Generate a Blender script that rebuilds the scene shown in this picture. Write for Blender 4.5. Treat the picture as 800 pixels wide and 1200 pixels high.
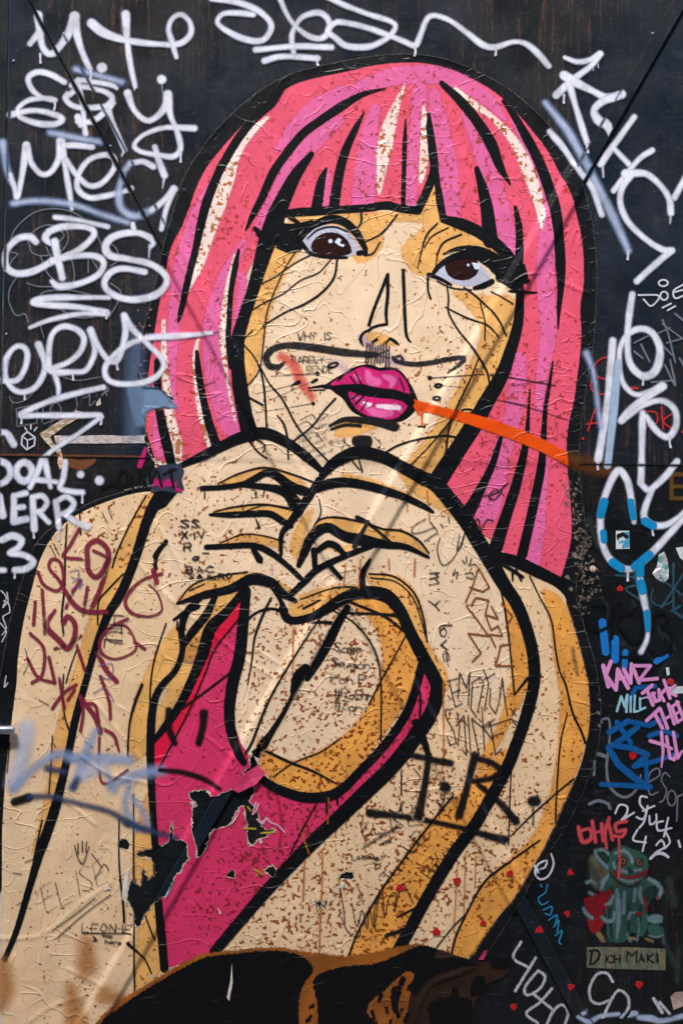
import bpy, math, random
import numpy as np
random.seed(4); RNG = np.random.default_rng(7)
for o in list(bpy.data.objects): bpy.data.objects.remove(o)
SC = bpy.context.scene; COL = SC.collection
R = math.radians

# ---------------------------------------------------------------- camera, sky, sun, exposure
S = 0.0025                      # metres on the wall for one unit of the drawing grid
ZC = 1.62                       # height of the middle of the picture above the pavement
cam = bpy.data.cameras.new('camera'); cam_o = bpy.data.objects.new('camera', cam); COL.objects.link(cam_o)
cam.sensor_fit = 'VERTICAL'; cam.sensor_height = 36.0; cam.lens = 36.0 * 4.5 / 3.0
cam.clip_end = 500; cam_o.location = (0, -4.5, ZC); cam_o.rotation_euler = (R(90), 0, 0)
SC.camera = cam_o
SUN_EL, SUN_AZ = 56.0, 196.0    # azimuth measured clockwise from +Y
w = bpy.data.worlds.new('World'); SC.world = w; w.use_nodes = True
nt = w.node_tree; bg = nt.nodes['Background']
sky = nt.nodes.new('ShaderNodeTexSky'); sky.sky_type = 'NISHITA'; sky.sun_disc = False
sky.sun_elevation = R(SUN_EL); sky.sun_rotation = R(SUN_AZ); sky.air_density = 1.0; sky.dust_density = 2.5
nt.links.new(sky.outputs[0], bg.inputs[0]); bg.inputs[1].default_value = 0.10
sl = bpy.data.lights.new('sun', 'SUN'); sl.energy = 1.5; sl.angle = R(12); sl.color = (1, 0.95, 0.88)
so = bpy.data.objects.new('sun', sl); COL.objects.link(so)
so.rotation_euler = (R(90 - SUN_EL), 0, R(180 - SUN_AZ) + R(0))
so.location = (0, -3, 6)
SC.view_settings.view_transform = 'Standard'; SC.view_settings.look = 'None'
SC.view_settings.exposure = 1.57; SC.view_settings.gamma = 1
SC.cycles.transparent_max_bounces = 32; SC.cycles.max_bounces = 4; SC.cycles.use_denoising = True

# ---------------------------------------------------------------- helpers
def lin(c):
    return tuple((v/255/12.92 if v/255 <= .04045 else ((v/255+.055)/1.055)**2.4) for v in c)
def tag(o, label=None, cat=None, group=None, kind=None):
    for k, v in (('label', label), ('category', cat), ('group', group), ('kind', kind)):
        if v: o[k] = v
    return o
def W(x, y, d=0.0):             # grid coordinates on the wall -> world point, d metres in front of the steel
    return ((x-400)*S, -d, ZC+(600-y)*S)
def empty(name, parent=None, loc=(0, 0, 0)):
    o = bpy.data.objects.new(name, None); COL.objects.link(o); o.location = loc; o.empty_display_size = .05
    if parent: o.parent = parent; o.matrix_parent_inverse = parent.matrix_basis.inverted()
    return o
def meshobj(name, V, F, mat, parent=None):
    me = bpy.data.meshes.new(name); me.from_pydata(V, [], F); me.update()
    o = bpy.data.objects.new(name, me); COL.objects.link(o)
    if mat: me.materials.append(mat)
    if parent: o.parent = parent; o.matrix_parent_inverse = parent.matrix_basis.inverted()
    return o
def slab(name, poly, d0, d1, mat, parent=None, bev=.0015):   # polygon in wall grid units, extruded between depths, bevelled rim
    a = sum(poly[i-1][0]*poly[i][1]-poly[i][0]*poly[i-1][1] for i in range(len(poly)))
    if a > 0: poly = poly[::-1]                   # counter-clockwise as seen from the street (y grows downward)
    n = len(poly); cx = sum(p[0] for p in poly)/n; cy = sum(p[1] for p in poly)/n
    b = bev/S; ins = []
    for i in range(n):
        p0, p1, p2 = np.array(poly[i-1], float), np.array(poly[i], float), np.array(poly[(i+1) % n], float)
        e1 = (p1-p0)/np.linalg.norm(p1-p0); e2 = (p2-p1)/np.linalg.norm(p2-p1)
        n1 = np.array([e1[1], -e1[0]]); n2 = np.array([e2[1], -e2[0]])
        m = (n1+n2); m = m/max(.2, np.dot(m, n1)); ins.append(p1-m*b)
    # decide inward direction
    if abs(sum(ins[i-1][0]*ins[i][1]-ins[i][0]*ins[i-1][1] for i in range(n))) > abs(a): ins = [2*np.array(poly[i], float)-ins[i] for i in range(n)]
    V = [W(*p, d0) for p in poly] + [W(*p, d1-bev) for p in poly] + [W(*p, d1) for p in ins]
    F = [tuple(range(n))[::-1], tuple(range(2*n, 3*n))]
    for i in range(n):
        j = (i+1) % n
        F += [(i, j, n+j, n+i), (n+i, n+j, 2*n+j, 2*n+i)]
    return meshobj(name, V, F, mat, parent)

# ---------------------------------------------------------------- materials
class NB:
    def __init__(s, name):
        s.m = bpy.data.materials.new(name); s.m.use_nodes = True; s.t = s.m.node_tree
        s.b = s.t.nodes['Principled BSDF']; s.pos = s.n('ShaderNodeNewGeometry').outputs['Position']
    def n(s, k, **kw):
        x = s.t.nodes.new(k)
        for a, v in kw.items(): setattr(x, a, v)
        return x
    def put(s, sock, v):
        if hasattr(v, 'is_output'): s.t.links.new(v, sock)
        else: sock.default_value = v
    def math(s, op, a, b=0.0, c=0.0):
        x = s.n('ShaderNodeMath', operation=op)
        s.put(x.inputs[0], a); s.put(x.inputs[1], b); s.put(x.inputs[2], c); return x.outputs[0]
    def noise(s, scale, detail=2, rough=.5, vec=None, dist=0.0):
        x = s.n('ShaderNodeTexNoise'); s.put(x.inputs['Vector'], vec or s.pos)
        x.inputs['Scale'].default_value = scale; x.inputs['Detail'].default_value = detail
        x.inputs['Roughness'].default_value = rough; x.inputs['Distortion'].default_value = dist
        return x.outputs[0]
    def stretch(s, sc, rot=(0, 0, 0)):
        x = s.n('ShaderNodeMapping'); s.put(x.inputs[0], s.pos)
        x.inputs['Scale'].default_value = sc; x.inputs['Rotation'].default_value = rot; return x.outputs[0]
    def ramp(s, v, a, b, lo=0.0, hi=1.0, smooth=True):
        x = s.n('ShaderNodeMapRange'); x.interpolation_type = 'SMOOTHSTEP' if smooth else 'LINEAR'
        s.put(x.inputs[0], v)
        for i, q in enumerate((a, b, lo, hi)): s.put(x.inputs[i+1], q)
        return x.outputs[0]
    def mix(s, f, a, b):
        x = s.n('ShaderNodeMix', data_type='RGBA')
        s.put(x.inputs[0], f)
        for i, v in ((6, a), (7, b)):
            if isinstance(v, tuple): v = (*v[:3], 1)
            s.put(x.inputs[i], v)
        return x.outputs[2]
    def attr(s, name): return s.n('ShaderNodeAttribute', attribute_name=name).outputs['Fac']
    def bump(s, h, dist, strength=1.0, nrm=None):
        x = s.n('ShaderNodeBump'); s.put(x.inputs['Height'], h); x.inputs['Distance'].default_value = dist
        x.inputs['Strength'].default_value = strength
        if nrm: s.put(x.inputs['Normal'], nrm)
        return x.outputs[0]
    def out(s, k, v): s.put(s.b.inputs[k], v)

def paper_relief(q):
    """glue wrinkles of pasted paper, the same for every ink on the sheet: long folds, short puckers in patches, smooth areas between"""
    mk = q.noise(3.4, 2, .55); hs = q.math('MULTIPLY', q.noise(26, 1, .4), 1.1)
    for sc, rot, wd, lo, hi, amp in (((4.5, 4.5, 10), (0, .65, 0), .012, .46, .56, 2.2), ((13, 13, 7), (0, -.55, 0), .02, .56, .45, 1.5), ((19, 19, 27), (0, .3, 0), .026, .50, .58, .9)):
        nz = q.noise(1.0, 1.2, .4, q.stretch(sc, rot), .7)
        ridge = q.ramp(q.math('ABSOLUTE', q.math('SUBTRACT', nz, .5)), 0.0, wd, 1.0, 0.0)
        hs = q.math('ADD', hs, q.math('MULTIPLY', ridge, q.ramp(mk, min(lo, hi), max(lo, hi), 0.0 if lo < hi else amp, amp if lo < hi else 0.0)))
    return q.math('ADD', hs, q.math('MULTIPLY', q.noise(190, 2, .6), .10))

MATS = {}
def ink(name, rgb, soft=.55, edge=.5, rust=False, rough=.6, opacity=1.0, mottle=.10, relief=True, esc=300, dry=0.0, rustcol=(118, 48, 8)):
    """one ink or paint: even colour with slight unevenness, wrinkles of the sheet below, a ragged or sprayed rim"""
    if name in MATS: return MATS[name]
    q = NB(name); c = lin(rgb)
    v = q.ramp(q.noise(9, 4, .6), .3, .7)
    col = q.mix(v, tuple(x*(1-mottle) for x in c), tuple(min(1, x*(1+mottle*.6)) for x in c))
    if rust:
        dens = q.attr('rust')
        spots = q.noise(88, 1.8, .5)
        clump = q.noise(17, 2, .6)
        th = q.math('SUBTRACT', .722-.06*(float(rust)-1), q.math('MULTIPLY', dens, .122))
        th = q.math('SUBTRACT', th, q.math('MULTIPLY', q.math('SUBTRACT', clump, .5), .26))
        dd = q.math('SUBTRACT', spots, th)
        col = q.mix(q.ramp(dd, -.07, .02, 0, .45), col, (c[0]*.86, c[1]*.60, c[2]*.34))
        f = q.ramp(dd, -.012, .035)
        col = q.mix(q.math('MULTIPLY', f, .92), col, q.mix(q.noise(210, 2), lin(rustcol), tuple(x*1.35 for x in lin(rustcol))))
        dirt = q.ramp(q.noise(6, 5, .72), .46, .78, 0, .34)
        col = q.mix(dirt, col, (c[0]*.74, c[1]*.60, c[2]*.45))
    q.out('Base Color', col)
    q.out('Roughness', rough)
    q.b.inputs['Specular IOR Level'].default_value = .28
    if relief: q.out('Normal', q.bump(paper_relief(q), .0017, .52))
    sd = q.attr('sd')
    e = q.math('MULTIPLY', q.math('SUBTRACT', q.noise(esc, 3, .6), .5), edge*4)
    a = q.ramp(q.math('ADD', sd, e), -soft, soft)
    if dry:                     # bristle gaps of a dry brush / marker
        gap = q.ramp(q.noise(1.0, 2, .6, q.stretch((420, 420, 90), (0, .9, 0))), .5-dry*.5, .62, 1.0, 1.0-dry)
        a = q.math('MULTIPLY', a, gap)
    if opacity < 1: a = q.math('MULTIPLY', a, opacity)
    q.out('Alpha', a)
    MATS[name] = q.m; return q.m
def spray(name, rgb, soft=2.2, opacity=.96, rim=None):
    if name in MATS: return MATS[name]
    q = NB(name); c = lin(rgb); sd = q.attr('sd')
    v = q.ramp(q.noise(14, 4, .65), .3, .7)
    col = q.mix(v, tuple(x*.84 for x in c), tuple(min(1, x*1.06) for x in c))
    if rim: col = q.mix(q.ramp(q.math('ADD', sd, q.math('MULTIPLY', q.math('SUBTRACT', q.noise(30, 3), .5), 4.0)), -1.2, 3.0), lin(rim), col)
    q.out('Base Color', col)
    q.out('Roughness', .42); q.b.inputs['Specular IOR Level'].default_value = .4
    grain = q.math('MULTIPLY', q.math('SUBTRACT', q.noise(520, 2, .7), .5), soft*1.3)
    if rim: grain = q.math('ADD', grain, q.math('SUBTRACT', q.math('MULTIPLY', q.noise(9, 2, .5), 3.6), 2.5))
    a = q.ramp(q.math('ADD', sd, grain), -soft, soft*1.1)
    thin = q.math('MULTIPLY', q.ramp(q.noise(16, 3, .6), .34, .56, .78 if rim else .94, 1.0), q.ramp(q.noise(1.0, 3, .6, q.stretch((260, 260, 40))), .3, .5, .88, 1.0))
    q.out('Alpha', q.math('MULTIPLY', q.math('MULTIPLY', a, thin), opacity))
    MATS[name] = q.m; return q.m
def steel(name, base, rustamt=.5, rough=.42, patchiness=(.46, .62)):
    q = NB(name); c = lin(base)
    streak = q.noise(1.0, 5, .7, q.stretch((85, 85, 5.0)))
    patch = q.noise(1.1, 3, .55, q.stretch((1, 1, .6)))
    fine = q.noise(1.0, 4, .65, q.stretch((300, 300, 60)))
    col = q.mix(q.ramp(q.noise(2.2, 5, .65), .3, .7), tuple(x*.7 for x in c), tuple(x*1.35 for x in c))
    big = q.ramp(patch, *patchiness)
    brown = tuple(x*y for x, y in zip(c, (1.75, .92, .58)))
    col = q.mix(q.math('MULTIPLY', big, min(1, rustamt)), col, brown)
    f = q.math('MULTIPLY', q.ramp(streak, .5, .66), q.math('ADD', q.math('MULTIPLY', big, .9), .1))
    f = q.math('MULTIPLY', f, q.ramp(fine, .42, .6))
    col = q.mix(q.math('MULTIPLY', f, rustamt), col, lin((104, 70, 58)))
    sp = q.ramp(q.noise(70, 3, .6), .71, .76)
    col = q.mix(q.math('MULTIPLY', sp, rustamt*.7), col, lin((100, 60, 36)))
    col = q.mix(q.ramp(q.noise(7, 6, .78), .54, .76, 0, .30), col, lin((84, 88, 94)))
    scr = q.ramp(q.math('ABSOLUTE', q.math('SUBTRACT', q.noise(1.0, 2, .5, q.stretch((9, 9, 60), (0, .5, 0))), .5)), 0, .006, .22, 0)
    col = q.mix(scr, col, lin((110, 112, 118)))
    q.out('Base Color', col)
    q.out('Roughness', q.ramp(q.noise(6, 5, .65), .3, .7, rough-.1, rough+.16))
    q.b.inputs['Specular IOR Level'].default_value = .30
    h = q.math('ADD', q.noise(3.2, 2, .5), q.math('MULTIPLY', q.noise(130, 3, .6), .05))
    q.out('Normal', q.bump(h, .006, .5))
    return q.m
def plain(name, rgb, rough=.6, var=.25, scale=20, metal=0.0):
    if name in MATS: return MATS[name]
    q = NB(name); c = lin(rgb)
    q.out('Base Color', q.mix(q.ramp(q.noise(scale, 5, .65), .3, .7), tuple(x*(1-var) for x in c), tuple(min(1, x*(1+var*.5)) for x in c)))
    q.out('Roughness', rough); q.out('Metallic', metal); q.out('Normal', q.bump(q.noise(scale*6, 3), .002, .5))
    MATS[name] = q.m; return q.m

# ---------------------------------------------------------------- flat drawing on an uneven surface
X0, Y0, NX, NY = -40, -40, 440, 650      # 2-unit lattice
def sstep(t): t = np.clip(t, 0, 1); return t*t*(3-2*t)
BAR_H, SEAM_H = .011, .0025
def seam_y(x): return 535+x*.0135
def bar1(x, y): return (x-35-y/1.87)     # 0..18 inside; 0 = lower edge, 18 = upper edge
def bar2(x, y): return (788+18-(x+y/1.739))   # 0 = lower edge (right), 18 = upper edge (left)
def parse(s, w=None):
    out = []
    for t in s.split():
        v = [float(q) for q in t.split(',')]
        if len(v) == 3: w = v[2]
        out.append((v[0], v[1], w if w is not None else 1.0))
    return out
def catmull(p, closed=False, step=2.5):
    """smooth curve through the points; a point given twice is a sharp corner"""
    runs = []; cur = []
    pts = list(p)
    if closed:
        k = next((i for i in range(len(pts)) if pts[i][:2] == pts[i-1][:2]), None)
        if k is None: pts = pts + [pts[0]]
        else: pts = pts[k:]+pts[:k]+[pts[k]]
    for q in pts:
        if cur and q[:2] == cur[-1][:2]: runs.append(cur); cur = [q]
        else: cur.append(q)
    runs.append(cur); res = []
    loop = closed and len(runs) == 1
    for r in runs:
        a = np.array(r, float)
        if len(a) == 1: res.append(a[0]); continue
        for i in range(len(a)-1):
            p1, p2 = a[i], a[i+1]
            p0 = a[i-1] if i else (a[-2] if loop else 2*p1-p2)
            p3 = a[i+2] if i+2 < len(a) else (a[1] if loop else 2*p2-p1)
            n = max(1, int(np.hypot(*(p2-p1)[:2])/step))
            t = (np.arange(n)/n)[:, None]
            c = .5*(2*p1+(p2-p0)*t+(2*p0-5*p1+4*p2-p3)*t**2+(3*p1-p0-3*p2+p3)*t**3)
            c[:, 2] = p1[2]+(p2[2]-p1[2])*t[:, 0]
            res.extend(c)
        res.append(a[-1])
    return np.array(res)
class Shape:
    def __init__(s, kind, txt, w=None, smooth=True):
        pts = parse(txt, w) if isinstance(txt, str) else txt
        s.kind = kind
        s.c = catmull(pts, kind == 'P', 5.0 if kind == 'P' else 3.0) if smooth and len(pts) > 2 else np.array(pts, float)
        if kind == 'P' and np.allclose(s.c[0], s.c[-1]): s.c = s.c[:-1]
        m = 0 if kind == 'P' else s.c[:, 2].max()
        s.bb = (s.c[:, 0].min()-m, s.c[:, 1].min()-m, s.c[:, 0].max()+m, s.c[:, 1].max()+m)
    def sd(s, X, Y):
        """signed distance on a regular grid (positive inside); exact near the rim, clipped to -50 / 14 away from it"""
        c = s.c; gx, gy = X[0], Y[:, 0]; cs = gx[1]-gx[0] if len(gx) > 1 else 1.0
        best = np.full(X.shape, -50.0)
        def win(x0, x1, y0, y1):
            return (slice(max(0, int((y0-gy[0])/cs)), max(0, int((y1-gy[0])/cs)+2)), slice(max(0, int((x0-gx[0])/cs)), max(0, int((x1-gx[0])/cs)+2)))
        if len(c) == 1: return c[0, 2]-np.hypot(X-c[0, 0], Y-c[0, 1])
        n = len(c); poly = s.kind == 'P'; last = n if poly else n-1
        ins = np.zeros(X.shape, bool) if poly else None
        for i in range(last):
            ax, ay, aw = c[i]; bx, by, bw = c[(i+1) % n]
            dx, dy = bx-ax, by-ay; L = dx*dx+dy*dy
            if L < 1e-12: continue
            m = 14.0+(0 if poly else max(aw, bw))
            q = win(min(ax, bx)-m, max(ax, bx)+m, min(ay, by)-m, max(ay, by)+m)
            x, y = X[q], Y[q]
            if x.size:
                t = np.clip(((x-ax)*dx+(y-ay)*dy)/L, 0, 1)
                d = np.hypot(x-ax-t*dx, y-ay-t*dy)
                best[q] = np.maximum(best[q], -d if poly else aw+(bw-aw)*t-d)
            if poly and dy != 0:
                r = slice(max(0, int((min(ay, by)-gy[0])/cs)-1), max(0, int((max(ay, by)-gy[0])/cs)+2))
                y = Y[r]
                if y.size: ins[r] ^= ((ay > y) != (by > y)) & (X[r] < ax+(y-ay)*dx/dy)
        if poly: best = np.where(ins, np.minimum(-best, 14.0), best)
        return best
def St(t, w=None): return Shape('S', t, w)
def Po(t, smooth=True): return Shape('P', t, 0, smooth)
def Dot(x, y, r): return Shape('S', [(x, y, r)])
def Ring(cx, cy, rx, ry, w, rot=0):
    p = [(cx+rx*math.cos(a)*math.cos(rot)-ry*math.sin(a)*math.sin(rot), cy+rx*math.cos(a)*math.sin(rot)+ry*math.sin(a)*math.cos(rot), w) for a in np.linspace(0, 2*math.pi, 13)]
    return Shape('S', p)
# outline of the pasted sheet
SIL = Po("-30,1240 -30,1240 -24,1000 -18,900 -6,830 4,775 12,730 27,680 40,642 62,618 105,590 155,574 182,570 182,570 180,542 170,520 168,490 163,450 166,400 177,355 190,300 203,250 216,208 240,170 262,144 285,122 312,102 342,87 372,79 402,72 440,66 480,64 520,70 560,85 600,108 640,145 666,182 683,222 693,262 698,310 697,360 694,405 686,455 680,500 677,545 682,590 686,640 674,690 684,735 697,780 703,830 700,875 690,908 678,938 662,970 640,1003 612,1050 590,1087 562,1128 540,1140 500,1160 470,1240 470,1240")
HOLES = [Po("221,928 240,925 248,932 262,928 280,918 290,901 297,918 296,935 280,945 275,958 262,970 252,972 242,990 233,1003 229,985 226,968 224,952 229,943"),
 Po("160,1003 168,996 190,990 198,983 202,962 204,985 216,985 222,998 214,1015 204,1030 196,1046 188,1052 174,1066 162,1086 155,1066 150,1048 156,1028 165,1038 168,1019 175,1032 181,1020 178,1006"),
 Po("287,938 297,943 303,958 310,970 325,972 311,979 301,983 292,990 289,970"), Po("138,984 154,985 150,997 141,995"), Po("266,1026 272,1018 276,1028"),
 Po("396,1025 405,1022 414,1021 412,1030 402,1030 396,1033"), Po("300,873 308,862 309,878 303,895 296,905 292,892"), Po("372,1058 375,1054 374,1064"), Po("378,1062 383,1052 382,1066"),
 Po("310,1020 318,1012 324,1018 318,1028"), Po("163,437 170,452 190,456 203,470 200,480 172,478 171,500 172,520 180,538 182,548 160,560 150,470")]
FOLDS = [St(t, w) for t, w in (("113,824 140,858 166,890", 2.2), ("96,886 130,908 178,918", 2), ("70,934 90,948 112,966", 2), ("150,646 200,702 243,737 292,776 330,798", 2.2), ("130,1034 92,1062 50,1095 2,1100", 2),
 ("183,612 199,640 226,688", 2.4), ("540,930 556,962", 2), ("505,835 520,866", 2), ("292,1012 270,1030", 1.6), ("205,300 250,376 262,398", 2), ("100,1166 60,1180 30,1200", 1.8), ("80,1135 120,1155", 2), ("238,860 275,890", 2), ("655,330 690,345", 2), ("300,760 345,790", 1.6))]
lx = X0+2*np.arange(NX+1); ly = Y0+2*np.arange(NY+1)
LX, LY = np.meshgrid(lx.astype(float), ly.astype(float))
def relief(X, Y):
    h = np.zeros_like(X)
    for b, up in ((bar1, 9), (bar2, 9)):
        t = b(X, Y)                                  # horizontal distance from the lower edge
        h = np.maximum(h, BAR_H*np.minimum(sstep((t+9.5)/7), sstep((18+3+up-t)/up)))
    h = h + SEAM_H*sstep((seam_y(X)+6-Y)/9)
    for f in FOLDS:
        x0, y0, x1, y1 = f.bb
        h += .0022*np.exp(-np.minimum(f.sd(X, Y)-2.0, 0)**2/5)
    h += .0007*sstep((1153-Y)/2)
    h += .0008*(1+np.sin(X*.021+np.cos(Y*.017)*2)*np.cos(Y*.019+np.sin(X*.013)*2))
    return h
HP2 = relief(LX, LY)+.0010
def up1(A):
    B = np.empty((A.shape[0]*2-1, A.shape[1]*2-1))
    B[::2, ::2] = A; B[::2, 1::2] = (A[:, 1:]+A[:, :-1])/2; B[1::2, ::2] = (A[1:]+A[:-1])/2
    B[1::2, 1::2] = (A[1:, 1:]+A[:-1, :-1])/2
    return B
SILSD2 = SIL.sd(LX, LY)
HP2 = HP2+np.exp(-np.clip(SILSD2, 0, 14)/3.0)*.0035*np.clip(np.sin(LX*.043+1.3)*np.cos(LY*.031)+np.sin(LY*.057+LX*.02)*.6+.1, 0, 1)
HP1 = up1(HP2)
gx1 = X0+np.arange(2*NX+1); gy1 = Y0+np.arange(2*NY+1)
GX, GY = np.meshgrid(gx1.astype(float), gy1.astype(float))
HOLE2 = np.full(LX.shape, -99.0)
for hsh in HOLES: HOLE2 = np.maximum(HOLE2, hsh.sd(LX, LY))
rag = RNG.uniform(-1, 1, HOLE2.shape); rag = (rag+np.roll(rag, 1, 0)+np.roll(rag, 1, 1)+np.roll(rag, (1, 1), (0, 1)))/2
rag2 = np.kron(RNG.uniform(-1, 1, (HOLE2.shape[0]//5+1, HOLE2.shape[1]//5+1)), np.ones((5, 5)))[:HOLE2.shape[0], :HOLE2.shape[1]]
HOLE2 = HOLE2+1.5*rag+1.3*rag2-.4
SIL1, HOLE1 = up1(SILSD2), up1(HOLE2)
b1, b2 = bar1(GX, GY), bar2(GX, GY)
HW1 = np.where(((b1 > 0) & (b1 < 18)), BAR_H-.001, 0.0); HW1 = np.where(((b2 > 0) & (b2 < 18)), BAR_H, HW1)
HW1 = HW1+np.where(GY < seam_y(GX), SEAM_H, 0)
onp = (np.minimum(SIL1, -HOLE1) > -1.5)
HALL1 = np.where(onp, HP1, HW1)
gap = np.minimum.reduce([np.where(b1 < 9, np.abs(b1+1.2)-2.4, np.abs(b1-18)-1.0), np.where(b2 < 9, np.abs(b2+1.2)-2.4, np.abs(b2-18)-1.0), np.abs(GY-seam_y(GX))-.9, np.abs(GX-(15.5-.029*GY))-1.0])
GAP1 = np.where(onp, 99.0, gap)
RUSTC = [(250, 260, 45, .5), (215, 560, 40, .3), (470, 160, 70, .25), (350, 350, 60, .15), (620, 220, 50, .3), (560, 480, 60, .25), (100, 620, 55, .55), (330, 760, 70, .5), (410, 820, 70, .65), (370, 800, 60, .3),
 (340, 1080, 70, .7), (300, 1010, 60, .45), (450, 1060, 60, .6), (560, 1040, 70, .45), (650, 800, 60, .4), (640, 480, 50, .35), (480, 930, 60, .4), (60, 900, 80, .05), (300, 590, 60, .25), (260, 650, 40, .25), (440, 720, 50, .25), (620, 900, 60, .35), (590, 980, 50, .3), (500, 1000, 60, .35), (380, 980, 50, .3), (540, 420, 45, .3), (470, 470, 40, .15), (520, 190, 50, .25), (640, 560, 40, .25), (310, 380, 30, .25), (430, 880, 60, .5), (200, 640, 40, .2), (130, 1120, 60, .15), (255, 480, 60, .2)]
def rustf(X, Y):
    d = np.full(X.shape, .20)
    for cx, cy, r, a in RUSTC: d += a*np.exp(-((X-cx)**2+(Y-cy)**2)/(2*r*r))
    return np.clip(d, 0, 1.1)

def draw(name, shapes, mat, parent, off, cell=1, where='all', margin=1.6, minus=None, cut=True, hole_in=0.0, label=None):
    """one painted or printed patch: triangles of the shared lattice that the shapes cover, lying off metres above the surface"""
    x0 = min(s.bb[0] for s in shapes)-margin-3; y0 = min(s.bb[1] for s in shapes)-margin-3
    x1 = max(s.bb[2] for s in shapes)+margin+3; y1 = max(s.bb[3] for s in shapes)+margin+3
    gx, gy = (gx1, gy1) if cell == 1 else (lx, ly)
    i0, i1 = max(0, int((x0-X0)//cell)), min(len(gx)-1, int((x1-X0)//cell)+1)
    j0, j1 = max(0, int((y0-Y0)//cell)), min(len(gy)-1, int((y1-Y0)//cell)+1)
    sl_ = (slice(j0, j1+1), slice(i0, i1+1))
    X, Y = (GX, GY) if cell == 1 else (LX, LY); X, Y = X[sl_], Y[sl_]
    sd = np.full(X.shape, -50.0)
    for s in shapes:
        a0, a1 = max(0, int(s.bb[0]-margin-3-X[0, 0])//cell), int(s.bb[2]+margin+4-X[0, 0])//cell+1
        c0, c1 = max(0, int(s.bb[1]-margin-3-Y[0, 0])//cell), int(s.bb[3]+margin+4-Y[0, 0])//cell+1
        q = (slice(c0, max(c0, c1)), slice(a0, max(a0, a1)))
        if X[q].size: sd[q] = np.maximum(sd[q], s.sd(X[q], Y[q]))
    if minus:
        for s in minus: sd = np.minimum(sd, -s.sd(X, Y))
    H = (HP1 if where == 'paper' else HALL1) if cell == 1 else (HP2 if where == 'paper' else HALL1[::2, ::2])
    if where == 'paper' and cut:
        sd = np.minimum(sd, np.minimum((SIL1 if cell == 1 else SILSD2)[sl_], -(HOLE1 if cell == 1 else HOLE2)[sl_]-hole_in))
    if where == 'all' and cell == 1: sd = np.minimum(sd, GAP1[sl_])
    ok = sd > -margin
    q = ok[:-1, :-1] | ok[1:, :-1] | ok[:-1, 1:] | ok[1:, 1:]
    if not q.any(): return None
    need = np.zeros(sd.shape, bool)
    need[:-1, :-1] |= q; need[1:, :-1] |= q; need[:-1, 1:] |= q; need[1:, 1:] |= q
    idx = np.full(sd.shape, -1); idx[need] = np.arange(need.sum())
    xs, ys, hs = X[need], Y[need], H[sl_][need]+off
    V = np.stack([(xs-400)*S, -hs, ZC+(600-ys)*S], 1).astype(np.float32)
    jj, ii = np.nonzero(q)
    a, b, c, d = idx[jj, ii], idx[jj, ii+1], idx[jj+1, ii+1], idx[jj+1, ii]
    F = np.concatenate([np.stack([a, d, c], 1), np.stack([a, c, b], 1)]).astype(np.int32)
    me = bpy.data.meshes.new(name); nv, nf = len(V), len(F)
    me.vertices.add(nv); me.vertices.foreach_set('co', V.ravel())
    me.loops.add(nf*3); me.loops.foreach_set('vertex_index', F.ravel())
    me.polygons.add(nf); me.polygons.foreach_set('loop_start', np.arange(0, nf*3, 3, dtype=np.int32))
    me.update(calc_edges=True)
    me.polygons.foreach_set('use_smooth', np.ones(nf, bool))
    at = me.attributes.new('sd', 'FLOAT', 'POINT'); at.data.foreach_set('value', np.clip(sd[need], -12, 12).astype(np.float32))
    if 'rust' in mat.name:
        at = me.attributes.new('rust', 'FLOAT', 'POINT'); at.data.foreach_set('value', rustf(xs, ys).astype(np.float32))
    me.materials.append(mat)
    o = bpy.data.objects.new(name, me); COL.objects.link(o)
    if parent: o.parent = parent; o.matrix_parent_inverse = parent.matrix_basis.inverted()
    if label: o['label'] = label
    return o
STAG = [0]
def lines(name, parent, items, mat, off, where='paper', margin=1.6, w=None):
    """every stroke an object of its own, each a hair above the one before"""
    for it in items:
        STAG[0] = (STAG[0]+1) % 14
        sh = it if isinstance(it, list) else [St(it, w) if isinstance(it, str) else it]
        draw(name, sh, mat, parent, off+STAG[0]*2.5e-5, 1, where, margin)
# hand lettering: strokes on a 4 x 6 grid, y down
FONT = {'A': "06 20 46|14 34", 'B': "00 06 36 45 44 33 03|33 42 41 30 00", 'C': "41 20 02 04 26 45", 'D': "00 06 26 44 42 20 00", 'E': "40 00 06 46|03 33", 'F': "40 00 06|03 33", 'G': "41 20 02 04 26 45 43 23",
 'H': "00 06|40 46|03 43", 'I': "20 26", 'J': "40 45 26 05", 'K': "00 06|40 03 46", 'L': "00 06 46", 'M': "06 00 23 40 46", 'N': "06 00 46 40", 'O': "20 02 04 26 44 42 20", 'P': "06 00 30 41 42 33 03", 'Q': "20 02 04 26 44 42 20|34 46",
 'R': "06 00 30 41 42 33 03|23 46", 'S': "41 20 01 12 34 45 26 05", 'T': "00 40|20 26", 'U': "00 04 26 44 40", 'V': "00 26 40", 'W': "00 16 23 36 40", 'X': "00 46|40 06", 'Y': "00 23 40|23 26", 'Z': "00 40 06 46", '#': "10 16|30 36|02 42|04 44",
 '.': "26 26", '1': "11 20 26", '2': "01 20 41 06 46", '3': "00 40 23 44 26 05", '4': "30 04 44|32 36", 'a': "43 13 05 26 44 43 46", 'e': "04 44 33 13 04 16 45", 'g': "43 13 04 25 43 47 18", 'h': "00 06|04 23 44 46", 'l': "20 25 36",
 'm': "06 03|04 13 26|24 33 46", 'n': "06 03|04 23 44 46", 'o': "23 04 16 36 44 23", 'r': "06 03|04 23 43", 's': "43 13 04 45 36 06", 't': "20 25 36|02 42", 'u': "03 05 26 45 43 46", 'v': "03 26 43", 'w': "03 16 24 36 43", 'y': "03 25|43 25 08", 'i': "23 26", 'k': "00 06|43 04 46"}
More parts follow.
